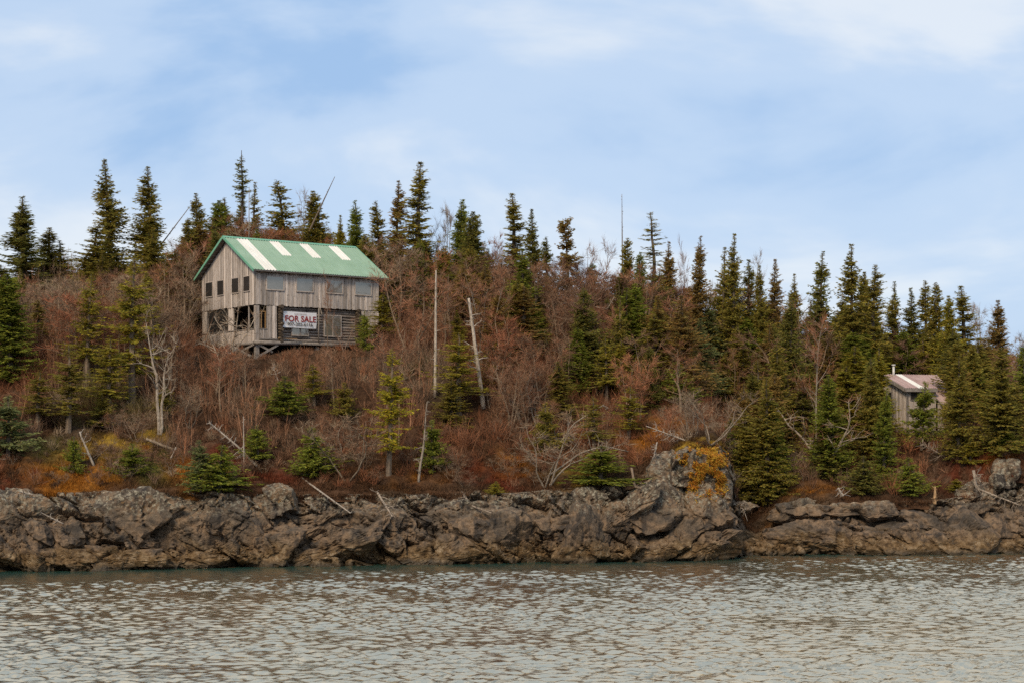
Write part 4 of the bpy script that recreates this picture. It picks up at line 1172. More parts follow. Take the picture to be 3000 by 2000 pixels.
# ---------------------------------------------------------------- spruces on the slope: (px, top py, base py, half width px, kind, tint, label)
SLO = [
 (30, 806, 1120, 82, 'B0', GR, 'full green spruce low at the left edge below the skyline'),
 (388, 744, 1190, 72, 'Y0', YG, 'thin yellowish spruce with pale bare trunk left of the house'),
 (253, 798, 1150, 50, 'Y1', YG, 'sparse olive spruce between the tall pair and the left edge'),
 (320, 985, 1230, 60, 'Y1', YG, 'sparse low yellowish spruce below the bare red trees'),
 (200, 1010, 1270, 62, 'Y0', OL, 'ragged olive spruce above the orange moss bank'),
 (25, 1160, 1345, 72, 'C1', BL, 'grey green spruce at the left edge above the moss'),
 (214, 1272, 1385, 32, 'C0', GR, 'small spruce beside the white forked driftwood'),
 (388, 1299, 1400, 50, 'C1', GR, 'small bright spruce on the orange moss bank'),
 (590, 1290, 1450, 52, 'C2', BL, 'pale grey green half of the twin spruce on the cliff edge'),
 (643, 1303, 1460, 74, 'C3', GR, 'bushy green spruce hanging over the cliff edge under the house'),
 (755, 1240, 1345, 44, 'C0', GR, 'small spruce behind the thin stick right of the fallen tree'),
 (837, 1103, 1222, 70, 'C2', GR, 'broad low spruce on the brown slope below the banner'),
 (920, 1067, 1190, 38, 'Y1', YG, 'thin small spruce right of the broad low one below the house'),
 (918, 1250, 1400, 58, 'C3', GR, 'green spruce left of the many stemmed grey bush'),
 (1138, 1018, 1400, 56, 'Y0', YE, 'yellow topped spruce with long bare trunk above the cliff'),
 (1118, 858, 1010, 48, 'Y1', YG, 'light green spruce against the right corner of the house'),
 (1072, 905, 1005, 24, 'C0', GR, 'little spruce in front of the right boarded panel of the house'),
 (1268, 1230, 1390, 42, 'C1', GR, 'dark green spruce right of the pale leaning snag'),
 (1344, 975, 1215, 66, 'Y1', YG, 'feathery olive spruce left of the leaning white snag'),
 (1414, 780, 1000, 34, 'N1', BRN, 'rusty olive narrow spruce above the leaning white snag'),
 (1527, 730, 1040, 62, 'A2', GR, 'vivid green spruce on the slope below the tall centre spruce'),
 (1565, 880, 1050, 36, 'B1', GR, 'low green spruce leaning on the vivid one at centre'),
 (1475, 975, 1075, 36, 'C2', BL, 'bluish young spruce on the mid slope left of centre'),
 (1875, 833, 1130, 58, 'B2', GR, 'deep green spruce with visible grey trunk right of centre'),
 (1918, 905, 1130, 40, 'B0', GR, 'green spruce pressed against the deep green one'),
 (1820, 880, 1160, 36, 'Y0', OL, 'thin olive spruce left of the deep green one'),
 (1777, 986, 1180, 38, 'Y1', YG, 'yellow green young spruce with straight thin trunk'),
 (1823, 994, 1170, 36, 'A0', YG, 'second yellow green young spruce, right beside the first'),
 (1975, 848, 1050, 30, 'N0', DK, 'dark round topped spruce among red birches'),
 (1950, 982, 1140, 30, 'Y1', YG, 'pale thin young spruce right of the deep green one'),
 (1840, 1130, 1290, 44, 'Y0', YG, 'olive spruce just above the orange mossy point'),
 (1740, 1160, 1330, 40, 'Y1', OL, 'dull olive spruce behind the arching white birch'),
 (1985, 1060, 1190, 62, 'C3', GR, 'low spreading spruce above the point'),
 (2131, 806, 1150, 92, 'B1', OL, 'big spruce of the broad dark green clump'),
 (2080, 900, 1170, 72, 'B2', BL, 'left shoulder spruce of the broad dark green clump'),
 (2185, 930, 1170, 70, 'B0', GR, 'right shoulder spruce of the broad dark green clump'),
 (2050, 935, 1160, 52, 'A3', BL, 'bluish spruce left of the broad dark green clump'),
 (1760, 1300, 1440, 84, 'C0', GR, 'wide dark green spruce at the cliff edge left of the point'),
 (2250, 1105, 1480, 66, 'A3', OL, 'large dark spruce filling the cove behind the point'),
 (2190, 1200, 1470, 56, 'B2', OL, 'dark spruce close behind the mossy pinnacle'),
 (2310, 875, 1290, 56, 'A1', DK, 'tall dark narrow spruce above the cove'),
 (2285, 1010, 1330, 60, 'B1', OL, 'dense olive spruce halfway up above the cove'),
 (2499, 975, 1210, 82, 'B2', GR, 'big full green spruce left of the cabin roof'),
 (2470, 880, 1130, 66, 'B1', OL, 'olive spruce under the tallest right hand spruce'),
 (2560, 905, 1140, 60, 'B0', OL, 'olive spruce above the cabin chimney, left of the dip'),
 (2656, 968, 1120, 62, 'B1', GR, 'green spruce directly behind the cabin roof'),
 (2710, 983, 1130, 34, 'Y1', YG, 'thin yellow green spruce rising behind the cabin ridge'),
 (2740, 1017, 1130, 32, 'Y0', YG, 'thin pale trunked spruce rising at the right end of the cabin ridge'),
 (2805, 1000, 1270, 66, 'B2', OL, 'tall olive spruce right of the cabin'),
 (2860, 990, 1260, 60, 'A4', OL, 'open olive spruce between the cabin and the right edge'),
 (2700, 1119, 1285, 52, 'C1', GR, 'dense green spruce right in front of the cabin'),
 (2588, 1135, 1420, 42, 'A0', GR, 'green spruce covering the left corner of the cabin'),
 (2782, 1160, 1290, 34, 'Y0', YG, 'ragged olive spruce at the cabin lean-to'),
 (2532, 1336, 1452, 58, 'C2', DK, 'low dark spruce on the shore left below the cabin'),
 (2665, 1340, 1452, 54, 'C3', GR, 'low conical spruce on the shore below the cabin'),
 (2843, 1286, 1358, 36, 'C0', YG, 'little open spruce on the dark red heather knob'),
 (2801, 1402, 1440, 26, 'C1', YG, 'tiny bright spruce at the foot of the heather knob'),
 (2945, 1250, 1330, 46, 'C2', GR, 'young green spruce right above the heather knob'),
 (110, 1085, 1260, 52, 'Y1', OL, 'feathery olive spruce above the moss near the left edge'),
 (480, 1130, 1215, 40, 'C2', OL, 'low olive spruce on the brown slope left below the house'),
 (300, 1150, 1250, 46, 'C0', OL, 'low olive spruce behind the yellow moss patch'),
 (1010, 1120, 1230, 40, 'C1', OL, 'low olive spruce left of the yellow topped one'),
 (1320, 1110, 1260, 44, 'A1', OL, 'olive spruce between the straight snag and the leaning snag'),
 (1640, 1060, 1240, 50, 'A3', OL, 'olive spruce in the brush left of the point'),
 (1690, 960, 1150, 44, 'B1', GR, 'green spruce on the mid slope right of centre'),
 (1600, 1180, 1330, 44, 'C1', OL, 'low olive spruce above the arching birch clump'),
 (2420, 1240, 1400, 46, 'A2', DK, 'dark spruce behind the white trunked shore birch'),
 (2470, 1130, 1330, 50, 'B0', OL, 'olive spruce between the shore birch and the cabin'),
 (1452, 1432, 1462, 24, 'C3', YG, 'tiny flat spruce clinging to the cliff edge at centre'),
]
for (px, top, base, hw, kd, tint, lab) in SLO:
    q = ground_hit(px, base)
    if lab.startswith('light green spruce against') : q = np.array([(px - 1500) / FPX * 111.5, 111.5, 0])
    if lab.startswith('little spruce in front of'): q = np.array([(px - 1500) / FPX * 110.5, 110.5, 0])
    if lab.startswith('dense green spruce right in front'): q = np.array([(px - 1500) / FPX * 108.6, 108.6, 0])
    if lab.startswith('green spruce covering'): q[1] = min(q[1], 108.5); q[0] = (px - 1500) / FPX * q[1]
    if 'lean-to' in lab: q = np.array([(px - 1500) / FPX * 109.6, 109.6, 0])
    if 'behind the cabin' in lab or 'cabin ridge' in lab: q = np.array([(px - 1500) / FPX * 120.0, 120.0, 0])
    x, y = q[0], q[1]; z = gz(x, y) - .05
    h = max(.8, CAMZ + (HY - top) / FPX * y - z)
    SEEN.append((px, base, hw, y))
    put('spruce_tree', PR[kd], 'tree', lab, 'spruces on the slope', x, y, z, h, hw / FPX * y * 1.48, tint, bark=(1.6, 1.5, 1.4) if kd[0] == 'Y' else (1, 1, 1))

rng = np.random.default_rng(77)
SEEN += [(1276, 1165, 22, 104), (1395, 1200, 40, 103), (1822, 800, 8, 122)]
def in_house(x, y, pad=0.6):
    a = (x - HC[0]) * ca + (y - HC[1]) * sa; b = -(x - HC[0]) * sa + (y - HC[1]) * ca
    c2, s2 = math.cos(CY), math.sin(CY)
    a3 = (x - CC[0]) * c2 + (y - CC[1]) * s2; b3 = -(x - CC[0]) * s2 + (y - CC[1]) * c2
    return (-pad < a < LF + pad and -pad < b < WS + pad) or (-pad < a3 < CL + pad and -pad - .6 < b3 < CW + pad)
def blocks_house(x, y, top):
    """keeps random growth from covering the house front, the cabin and the gaps between skyline tops"""
    px = 1500 + FPX * x / y; ptop = HY - (top - CAMZ) / y * FPX
    if 560 < px < 1130 and y < 113 and ptop < 1010: return True
    if 2590 < px < 2770 and y < 112 and ptop < 1270: return True
    return False

def zone(px, y):
    far = y > 116
    if px < 250: return 'on the ridge at the far left' if far else 'on the slope at the far left'
    if px < 560: return 'on the ridge left of the house' if far else 'on the slope left of the house'
    if px < 1130: return 'behind the green roofed house' if y > 111 else 'below the green roofed house'
    if px < 1330: return 'on the ridge just right of the house' if far else 'on the slope by the straight white snag'
    if px < 1480: return 'on the ridge above the leaning white snag' if far else 'on the slope by the leaning white snag'
    if px < 1750: return 'on the ridge near the club shaped spruce' if far else 'on the slope left of the rocky point'
    if px < 2000: return 'on the ridge around the tall bare pole' if far else 'on the slope above the rocky point'
    if px < 2240: return 'on the ridge above the big green spruce clump' if far else 'on the slope around the big green spruce clump'
    if px < 2480: return 'on the ridge left of the tallest far spruce' if far else 'above the cove left of the cabin'
    if px < 2780: return 'behind the small cabin' if y > 112 else 'below the small cabin'
    return 'on the ridge right of the cabin' if far else 'on the slope right of the cabin'

# unremarkable spruces within the wood
n = 0
while n < 195:
    x = rng.uniform(-36, 40); y = rng.uniform(104, 131)
    if n >= 160: x = rng.uniform(-29, -1); y = rng.uniform(117, 130)
    px = 1500 + FPX * x / y
    if not (-40 < px < 3040) or in_house(x, y, 1.5): continue
    z = gz(x, y) - .1
    h = rng.uniform(3.2, 7.2)
    if n < 160 and ((px < 1150 and n % 3) or (px < 1700 and n % 2)): continue
    if n >= 160: h = rng.uniform(4.5, 8.0)
    ptop = HY - (z + h - CAMZ) / y * FPX
    lim_ = np.interp(px, [0, 500, 1200, 1600, 2000, 2400, 2700, 3000], [760, 660, 690, 740, 800, 860, 940, 1010])
    if ptop < lim_ or blocks_house(x, y, z + h): continue
    if px < 1300 and px > 560 and y < 116: continue
    kd = ['A0', 'A1', 'B0', 'B2', 'N1', 'Y0', 'A3', 'B1'][n % 8]
    tint = [OL, GR, BRN, OL, YG, DK][n % 6]
    put('spruce_tree', PR[kd], 'tree', ('low ' if h < 4.4 else 'tall ' if h > 6 else 'mid sized ') + {'A': 'conical', 'B': 'bushy', 'N': 'narrow', 'Y': 'sparse'}[kd[0]] + ' ' + {OL: 'olive', GR: 'green', BRN: 'brownish', YG: 'yellow green', DK: 'dark'}[tint] + ' spruce ' + zone(px, y), 'smaller spruces within the wood', x, y, z, h, h * rng.uniform(.24, .36), tint)
    n += 1

# ---------------------------------------------------------------- bare trees
RDB = (0.300, 0.150, 0.083); PUR = (0.255, 0.148, 0.090); GRY = (0.30, 0.212, 0.132); RST = (0.345, 0.152, 0.078)
SPECIAL = [  # px, base py, top py, half width px, kind, twig tint, bark, label
 (466, 1270, 862, 74, 'W0', GRY, (1.1, 1.1, 1.1), 'pale trunked bare birch with side limbs rising from the mossy bank'),
 (648, 1128, 835, 60, 'W1', GRY, (1.5, 1.45, 1.4), 'left stem of the white birch pair in front of the gable'),
 (684, 1134, 845, 64, 'W0', GRY, (1.5, 1.45, 1.4), 'right stem of the white birch pair in front of the gable'),
 (2440, 1398, 1090, 100, 'W1', RDB, (1.15, 1.1, 1.05), 'white trunked spreading birch above the shore left of the cabin'),
 (2392, 1330, 925, 62, 'B0', RST, (1, 1, 1), 'tall rusty red birch brush left of the big cabin spruce'),
 (1018, 1405, 1165, 120, 'G0', GRY, (.7, .66, .6), 'many stemmed grey bush spreading over the cliff edge'),
 (1600, 1425, 1190, 110, 'G1', GRY, (1, .98, .95), 'arching pale limbed birch clump at the cliff edge'),
 (1536, 1260, 1050, 50, 'W0', PUR, (1.1, 1.05, 1), 'crooked white birch in the purple brush left of centre'),
 (1580, 1270, 1040, 56, 'W1', PUR, (1.1, 1.05, 1), 'crooked forked white birch right beside the first'),
 (2030, 1285, 1130, 70, 'G2', GRY, (1.0, .95, .9), 'grey birch leaning right on top of the rocky point'),
 (2080, 1300, 1110, 90, 'G0', GRY, (.9, .85, .8), 'outermost grey birch brush on the end of the rocky point'),
 (552, 1250, 1110, 60, 'G2', GRY, (.8, .75, .7), 'grey twiggy shrub right of the pale trunked birch'),
 (1400, 1075, 780, 84, 'R1', RDB, (.8, .75, .7), 'round reddish tree between the two white snags'),
 (1301, 940, 595, 44, 'R0', GRY, (.8, .8, .8), 'bare grey tree on the skyline right of the tallest central spruce'),
 (880, 800, 568, 36, 'B1', GRY, (.9, .9, .9), 'bare thin tree on the skyline above the middle of the roof'),
 (1446, 930, 680, 42, 'R2', RDB, (.8, .8, .8), 'bare tree on the skyline right of the green spruce cluster'),
 (1741, 950, 707, 50, 'R3', PUR, (.9, .9, .9), 'bare tree on the skyline between the club spruce and the pole'),
 (2005, 960, 705, 36, 'B2', PUR, (.9, .9, .9), 'bare tree on the skyline left of the lone spruce'),
 (2166, 990, 735, 34, 'B0', GRY, (.9, .9, .9), 'left bare skyline tree right of the big green clump'),
 (2208, 1000, 752, 34, 'B1', GRY, (.9, .9, .9), 'right bare skyline tree right of the big green clump'),
 (2880, 1080, 868, 44, 'R4', GRY, (.9, .85, .8), 'leaning bare tree on the skyline near the right edge'),
 (2985, 1130, 950, 50, 'R5', GRY, (.9, .85, .8), 'bare tree cut by the right edge'),
 (960, 1015, 800, 26, 'B2', RDB, (.7, .6, .55), 'thin reddish sapling in front of the third upper window'),
 (1010, 1030, 905, 30, 'W1', RDB, (1, .85, .8), 'short pale sapling in front of the tall lower window'),
]
for (px, base, top, hw, kd, tint, bark, lab) in SPECIAL:
    if base < 1000 and 'skyline' in lab:
        Y = 123.0; q = np.array([(px - 1500) / FPX * Y, Y])
    elif 'sapling' in lab:
        Y = 110.2; q = np.array([(px - 1500) / FPX * Y, Y])
    else:
        q = ground_hit(px, base)
    if 'birch pair' in lab: q = np.array([(px - 1500) / FPX * 105.2, 105.2])
    x, y = q[0], q[1]; z = gz(x, y) - .05
    h = max(.8, CAMZ + (HY - top) / FPX * y - z)
    put('bare_birch' if 'birch' in lab else 'bare_tree', BR[kd], 'tree', lab, None, x, y, z, h, hw / FPX * y, tint, bark)

n = 0
tries = 0
while n < 298 and tries < 9000:
    tries += 1
    x = rng.uniform(-37, 41); y = rng.uniform(100, 130)
    px = 1500 + FPX * x / y
    if not (-60 < px < 3060) or in_house(x, y, .9): continue
    dsh_ = y - float(shore(np.array([x]))[0])
    if dsh_ < 6.5: continue
    z = gz(x, y) - .1
    h = rng.uniform(4.6, 8.2) if y > 112 else rng.uniform(3.4, 6.8) * np.interp(dsh_, [6.5, 12], [.55, 1])
    ptop = HY - (z + h - CAMZ) / y * FPX
    lim_ = np.interp(px, [0, 200, 500, 650, 1100, 1250, 1700, 2100, 2400, 2700, 3000], [820, 810, 770, 640, 690, 740, 770, 830, 900, 980, 1040])
    if 560 < px < 1130 and y < 113:
        h = min(h, CAMZ + (HY - 1018) / FPX * y - z)
        if h < 1.1: continue
    if ptop < lim_: h -= (lim_ - ptop) / FPX * y
    if h < 1.0: continue
    ptop = HY - (z + h - CAMZ) / y * FPX
    if blocks_house(x, y, z + h): continue
    if any(y < ty and abs(px - tx) < thw * 1.5 and ptop < tb - 50 for (tx, tb, thw, ty) in SEEN) and rng.random() < .8: continue
    kd = ['R0', 'R1', 'R2', 'R3', 'R4', 'R5', 'B0', 'B1', 'B2', 'B0', 'B1'][int(rng.integers(0, 11))]
    tn = vnoise(np.array([[x * .12, y * .12, 0]]), 7)[0]
    tint = [RDB, PUR, RST, GRY][int(np.clip((tn + .75) * 2.2 + rng.normal() * .6, 0, 3))]
    kk_ = rng.uniform(.75, 1.25); tint = tuple(c * kk_ * rng.uniform(.96, 1.04) for c in tint)
    hue = 'rusty red' if tint[0] > 2.15 * tint[1] else 'reddish brown' if tint[0] > 1.85 * tint[1] else 'purplish brown' if tint[0] > 1.4 * tint[1] else 'grey brown'
    put('bare_tree', BR[kd], 'tree', ('low ' if h < 3.6 else 'tall ' if h > 5.4 else '') + ('upright ' if kd[0] == 'B' else 'bushy ') + hue + ' bare tree ' + zone(px, y), 'bare trees of the thicket', x, y, z, h, h * rng.uniform(.26, .40), tint, (.95, .82, .70))
    n += 1

# grey bushes along the cliff edge
n = 0
while n < 80:
    px = rng.uniform(-10, 3000); y = float(shore(np.array([(px - 1500) / FPX * 93]))[0]) + rng.uniform(2.9, 10.5)
    x = (px - 1500) / FPX * y; z = gz(x, y) - .05
    if 13.4 < x < 17.5: continue
    h = rng.uniform(.8, 1.9)
    where = ('left of the hanging spruce' if px < 560 else 'below the house' if px < 1130 else 'below the white snags' if px < 1500 else 'left of the rocky point' if px < 1850 else 'on the rocky point' if px < 2120 else 'below the cabin' if px < 2760 else 'by the heather knob')
    tint = [GRY, PUR, RDB][n % 3]
    put('bare_shrub', BR['G%d' % (n % 3)], 'shrub', ('small ' if h < 1.15 else 'large ' if h > 1.55 else '') + ['grey', 'purplish', 'reddish'][n % 3] + ' twiggy shrub on the cliff edge ' + where, 'twiggy shrubs along the cliff edge',
        x, y, z, h, h * rng.uniform(.4, .65), tint, (.7, .62, .55))
    n += 1

# ---------------------------------------------------------------- undergrowth: twiggy brush nobody could count
def brush(N, seed):
    rng = np.random.default_rng(seed)
    xs, ys_ = [], []
    X = rng.uniform(-37, 42, N * 3); Y = rng.uniform(88, 130, N * 3)
    d = Y - shore(X); px = 1500 + FPX * X / Y
    ok = (d > 2.9) & (px > -60) & (px < 3060)
    ok &= np.array([not in_house(a, b, .15) for a, b in zip(X, Y)])
    dens = np.clip((d - 2.0) / 5.0, .35, 1.0)
    # open moss and heather stay low
    col = heath_col(X, Y)
    for (cx, cy, rx, ry, cc, w) in PW:
        dens *= 1 - .75 * w * np.exp(-((X - cx) / rx) ** 2 - ((Y - cy) / ry) ** 2)
    ok &= rng.random(len(X)) < dens
    X, Y, d = X[ok][:N], Y[ok][:N], d[ok][:N]
    Z = slope_z(X, Y)
    n = len(X)
    hgt = rng.uniform(.6, 1.5, n) * (1 + .6 * np.clip((d - 8) / 12, 0, 1)) * (1 + .4 * vnoise(np.stack([X * .4, Y * .4, 0 * X], 1), 15))
    px = 1500 + FPX * X / Y
    fronth = (px > 560) & (px < 1150) & (Y < 112)
    hgt = np.where(fronth, np.minimum(hgt, .75), hgt)
    tn = fbm(np.stack([X * .16, Y * .16, 0 * X], 1), 3, 19) + rng.normal(size=n) * .22
    pal = np.array([(0.22, 0.090, 0.045), (0.200, 0.105, 0.060), (0.185, 0.115, 0.072), (0.29, 0.205, 0.13), (0.15, 0.11, 0.045)])
    pi = np.clip((tn + .7) * 2.4, 0, 4).astype(int)
    pc = pal[pi] * 1.2 * rng.uniform(.7, 1.25, n)[:, None]
    kpt = 60
    m = n * kpt
    si = np.repeat(np.arange(n), kpt)
    a = rng.random(m) * 6.283; r = np.abs(rng.normal(size=m)) * .28 * hgt[si]
    b = np.stack([X[si] + np.cos(a) * r * .6, Y[si] + np.sin(a) * r * .6, Z[si] - .08 + rng.random(m) * .45 * hgt[si]], 1)
    dr = np.stack([np.cos(a) * .55, np.sin(a) * .55, np.ones(m)], 1) + rng.normal(size=(m, 3)) * .38
    dr /= np.linalg.norm(dr, axis=1)[:, None]
    L = hgt[si] * rng.uniform(.35, .85, m)
    p1 = b + dr * (L * .55)[:, None]; p2 = p1 + (dr + rng.normal(size=(m, 3)) * .35) * (L * .45)[:, None]
    w = np.cross(dr, rng.normal(size=(m, 3))); w /= np.linalg.norm(w, axis=1)[:, None] + 1e-9; w *= rng.uniform(.006, .013, m)[:, None]
    V = np.stack([b - w, b + w, p1 + w * .8, p1 - w * .8, p2], 1).reshape(-1, 3)
    k = np.arange(m)[:, None] * 5
    C = pc[si] * rng.uniform(.65, 1.35, m)[:, None]
    me = mk_mesh('undergrowth', V, [np.concatenate([k, k + 1, k + 2, k + 3], 1), np.concatenate([k + 3, k + 2, k + 4], 1)], M['twig'], False, np.repeat(C, 5, axis=0))
    o = link('undergrowth', me); o.color = (1, 1, 1, 1)
    tag(o, 'dense rusty brown twiggy brush covering the slope', None, None, 'stuff')
brush(3500, 5)

def thicket(N, seed):
    rng = np.random.default_rng(seed)
    P, H, C = [], [], []
    pal = [RDB, PUR, RST, GRY]
    while len(P) < N:
        x = rng.uniform(-37, 42); y = rng.uniform(92, 128); px = 1500 + FPX * x / y
        if not (-60 < px < 3060) or in_house(x, y, .7): continue
        d = y - float(shore(np.array([x]))[0])
        if d < 4.2 or (d < 9 and rng.random() < .35): continue
        z = gz(x, y); h = rng.uniform(1.4, 3.4) * np.interp(d, [4, 10], [.6, 1])
        if 560 < px < 1130 and y < 113: h = min(h, CAMZ + (HY - 1020) / FPX * y - z)
        if h < .7: continue
        pt = HY - (z + h - CAMZ) / y * FPX
        if blocks_house(x, y, z + h) or any(y < ty and abs(px - tx) < thw * 1.2 and pt < tb - 40 for (tx, tb, thw, ty) in SEEN): continue
        if any(w > .6 and abs(x - cx) < rx * 1.1 and abs(y - cy) < ry * 1.1 for (cx, cy, rx, ry, cc, w) in PW): continue
        P.append((x, y, z - .1)); H.append(h)
        tn = vnoise(np.array([[x * .15, y * .15, 3.]]), 7)[0]
        C.append(np.array(pal[int(np.clip((tn + .75) * 2.2 + rng.normal() * .7, 0, 3))]) * rng.uniform(.7, 1.15))
    P, H, C = np.array(P), np.array(H), np.array(C)
    out_p, out_c, w_ = [], [], []
    ns, nt = 5, 24
    si = np.repeat(np.arange(N), ns); m = N * ns
    a = rng.random(m) * 6.283; sp = np.abs(rng.normal(size=m)) * .28
    D = np.stack([np.cos(a) * sp, np.sin(a) * sp, np.ones(m)], 1); D /= np.linalg.norm(D, axis=1)[:, None]
    L = H[si] * rng.uniform(.7, 1.05, m)
    b = P[si] + np.stack([np.cos(a), np.sin(a), 0 * a], 1) * .12
    md = b + D * (L * .5)[:, None] + rng.normal(size=(m, 3)) * .05; tp = md + (D + rng.normal(size=(m, 3)) * .12) * (L * .5)[:, None]
    segs = [(b, md, tp, .011 + .004 * H[si], C[si] * 1.25 * rng.uniform(.8, 1.3, m)[:, None])]
    ti = np.repeat(np.arange(m), nt); k = m * nt
    f = rng.uniform(.25, 1.0, k)[:, None]
    o = np.where(f < .5, b[ti] + (md - b)[ti] * f * 2, md[ti] + (tp - md)[ti] * (f * 2 - 1))
    d2 = D[ti] * .9 + rng.normal(size=(k, 3)) * .55 + np.array([0, 0, .25]); d2 /= np.linalg.norm(d2, axis=1)[:, None]
    l = (.22 + .16 * H[si][ti]) * rng.uniform(.4, 1.1, k) * (1.25 - .6 * f[:, 0])
    q1 = o + d2 * (l * .55)[:, None]; q2 = q1 + (d2 + rng.normal(size=(k, 3)) * .35) * (l * .45)[:, None]
    segs.append((o, q1, q2, rng.uniform(.005, .009, k), C[si][ti] * rng.uniform(.65, 1.35, k)[:, None]))
    V, Cc, n0, Q4, T3 = [], [], 0, [], []
    for (p0, p1, p2, w, c) in segs:
        n = len(p0)
        wv = np.cross(p1 - p0, rng.normal(size=(n, 3))); wv = wv / (np.linalg.norm(wv, axis=1)[:, None] + 1e-9) * w[:, None]
        V.append(np.stack([p0 - wv, p0 + wv, p1 + wv * .75, p1 - wv * .75, p2], 1).reshape(-1, 3)); Cc.append(np.repeat(c, 5, axis=0))
        j = np.arange(n)[:, None] * 5 + n0; n0 += n * 5
        Q4.append(np.concatenate([j, j + 1, j + 2, j + 3], 1)); T3.append(np.concatenate([j + 3, j + 2, j + 4], 1))
    o = link('thicket', mk_mesh('thicket', np.concatenate(V), Q4 + T3, M['twig'], False, np.concatenate(Cc)))
    o.color = (1, 1, 1, 1)
    tag(o, 'tangled leafless alder thicket filling the slope between the trees', None, None, 'stuff')
thicket(900, 41)

# low heather, moss and dry grass near the cliff top
def tufts(N, seed):
    rng = np.random.default_rng(seed)
    X = rng.uniform(-36, 36, N); dd = D_TOP - .45 + np.abs(rng.normal(size=N)) * 4.2
    Y = shore(X) + dd
    Z = slope_z(X, Y) - .02
    e = dd < D_TOP + .25
    Z = np.where(e, Z - .25 * rng.random(N), Z)
    c = heath_col(X, Y)
    # moss on the pinnacle of the point
    k = 9
    si = np.repeat(np.arange(N), k); m = N * k
    a = rng.random(m) * 6.283
    b = np.stack([X[si] + rng.normal(size=m) * .09, Y[si] + rng.normal(size=m) * .09, Z[si]], 1)
    h = rng.uniform(.08, .26, N)[si] * rng.uniform(.6, 1.2, m)
    dr = np.stack([np.cos(a) * .6, np.sin(a) * .6 - .15, np.ones(m)], 1)
    w = np.cross(dr, rng.normal(size=(m, 3))); w /= np.linalg.norm(w, axis=1)[:, None]; w *= .022
    V = np.stack([b - w, b + w, b + dr * h[:, None]], 1).reshape(-1, 3)
    f = np.arange(m)[:, None] * 3
    C = c[si] * rng.uniform(.7, 1.5, m)[:, None] * 1.15
    o = link('heather', mk_mesh('heather', V, [np.concatenate([f, f + 1, f + 2], 1)], M['heath'], False, np.repeat(C, 3, axis=0)))
    tag(o, 'low red and orange heather and moss along the cliff top', None, None, 'stuff')
tufts(22000, 8)
from mathutils.bvhtree import BVHTree
bpy.context.view_layer.update()
vs_, fs_ = [], []
for o in [cliff] + [c for c in cliff.children]:
    nb_ = len(vs_)
    mw = o.matrix_world
    if o is cliff:
        sel = [p for p in o.data.polygons if 9 < o.data.vertices[p.vertices[0]].co.x < 15.5]
    else:
        if not 9 < mw.translation.x < 15.5: continue
        sel = o.data.polygons
    for p in sel:
        fs_.append(tuple(range(len(vs_), len(vs_) + len(p.vertices))))
        vs_ += [mw @ o.data.vertices[i].co for i in p.vertices]
bvh = BVHTree.FromPolygons(vs_, fs_)
rng = np.random.default_rng(12)
mp = []
for _ in range(6500):
    px, py = rng.normal(2075, 24), rng.normal(1392, 22)
    if rng.random() < .2: px, py = rng.normal(2060, 34), rng.normal(1335, 18)
    if fbm(np.array([[px * .035, py * .035, 0]]), 3, 5)[0] < -.12: continue
    d_ = Vector(((px - 1500) / FPX, 1, (HY - py) / FPX)).normalized()
    h_ = bvh.ray_cast(Vector((0, 0, CAMZ)), d_)
    if h_[0] is not None: mp.append((h_[0], h_[1]))
V, C = [], []
for (p, nn) in mp:
    p = np.array(p); nn = np.array(nn)
    if nn[1] > 0: nn = -nn
    c = ORANGE * 1.6 if rng.random() < .45 else YELLOW * 1.5
    for _ in range(7):
        b = p + rng.normal(size=3) * .05; d_ = nn + np.array([0, 0, -.3]) + rng.normal(size=3) * .6
        w = np.cross(d_, rng.normal(size=3)); w = w / np.linalg.norm(w) * .028
        V += [b - w, b + w, b + d_ * rng.uniform(.05, .13)]; C += [c * rng.uniform(.7, 1.4)] * 3
o = link('moss', mk_mesh('moss', np.array(V), [np.arange(len(V)).reshape(-1, 3)], M['heath'], False, np.array(C)))
tag(o, 'orange yellow moss cushions on the face of the rocky point', None, None, 'stuff')

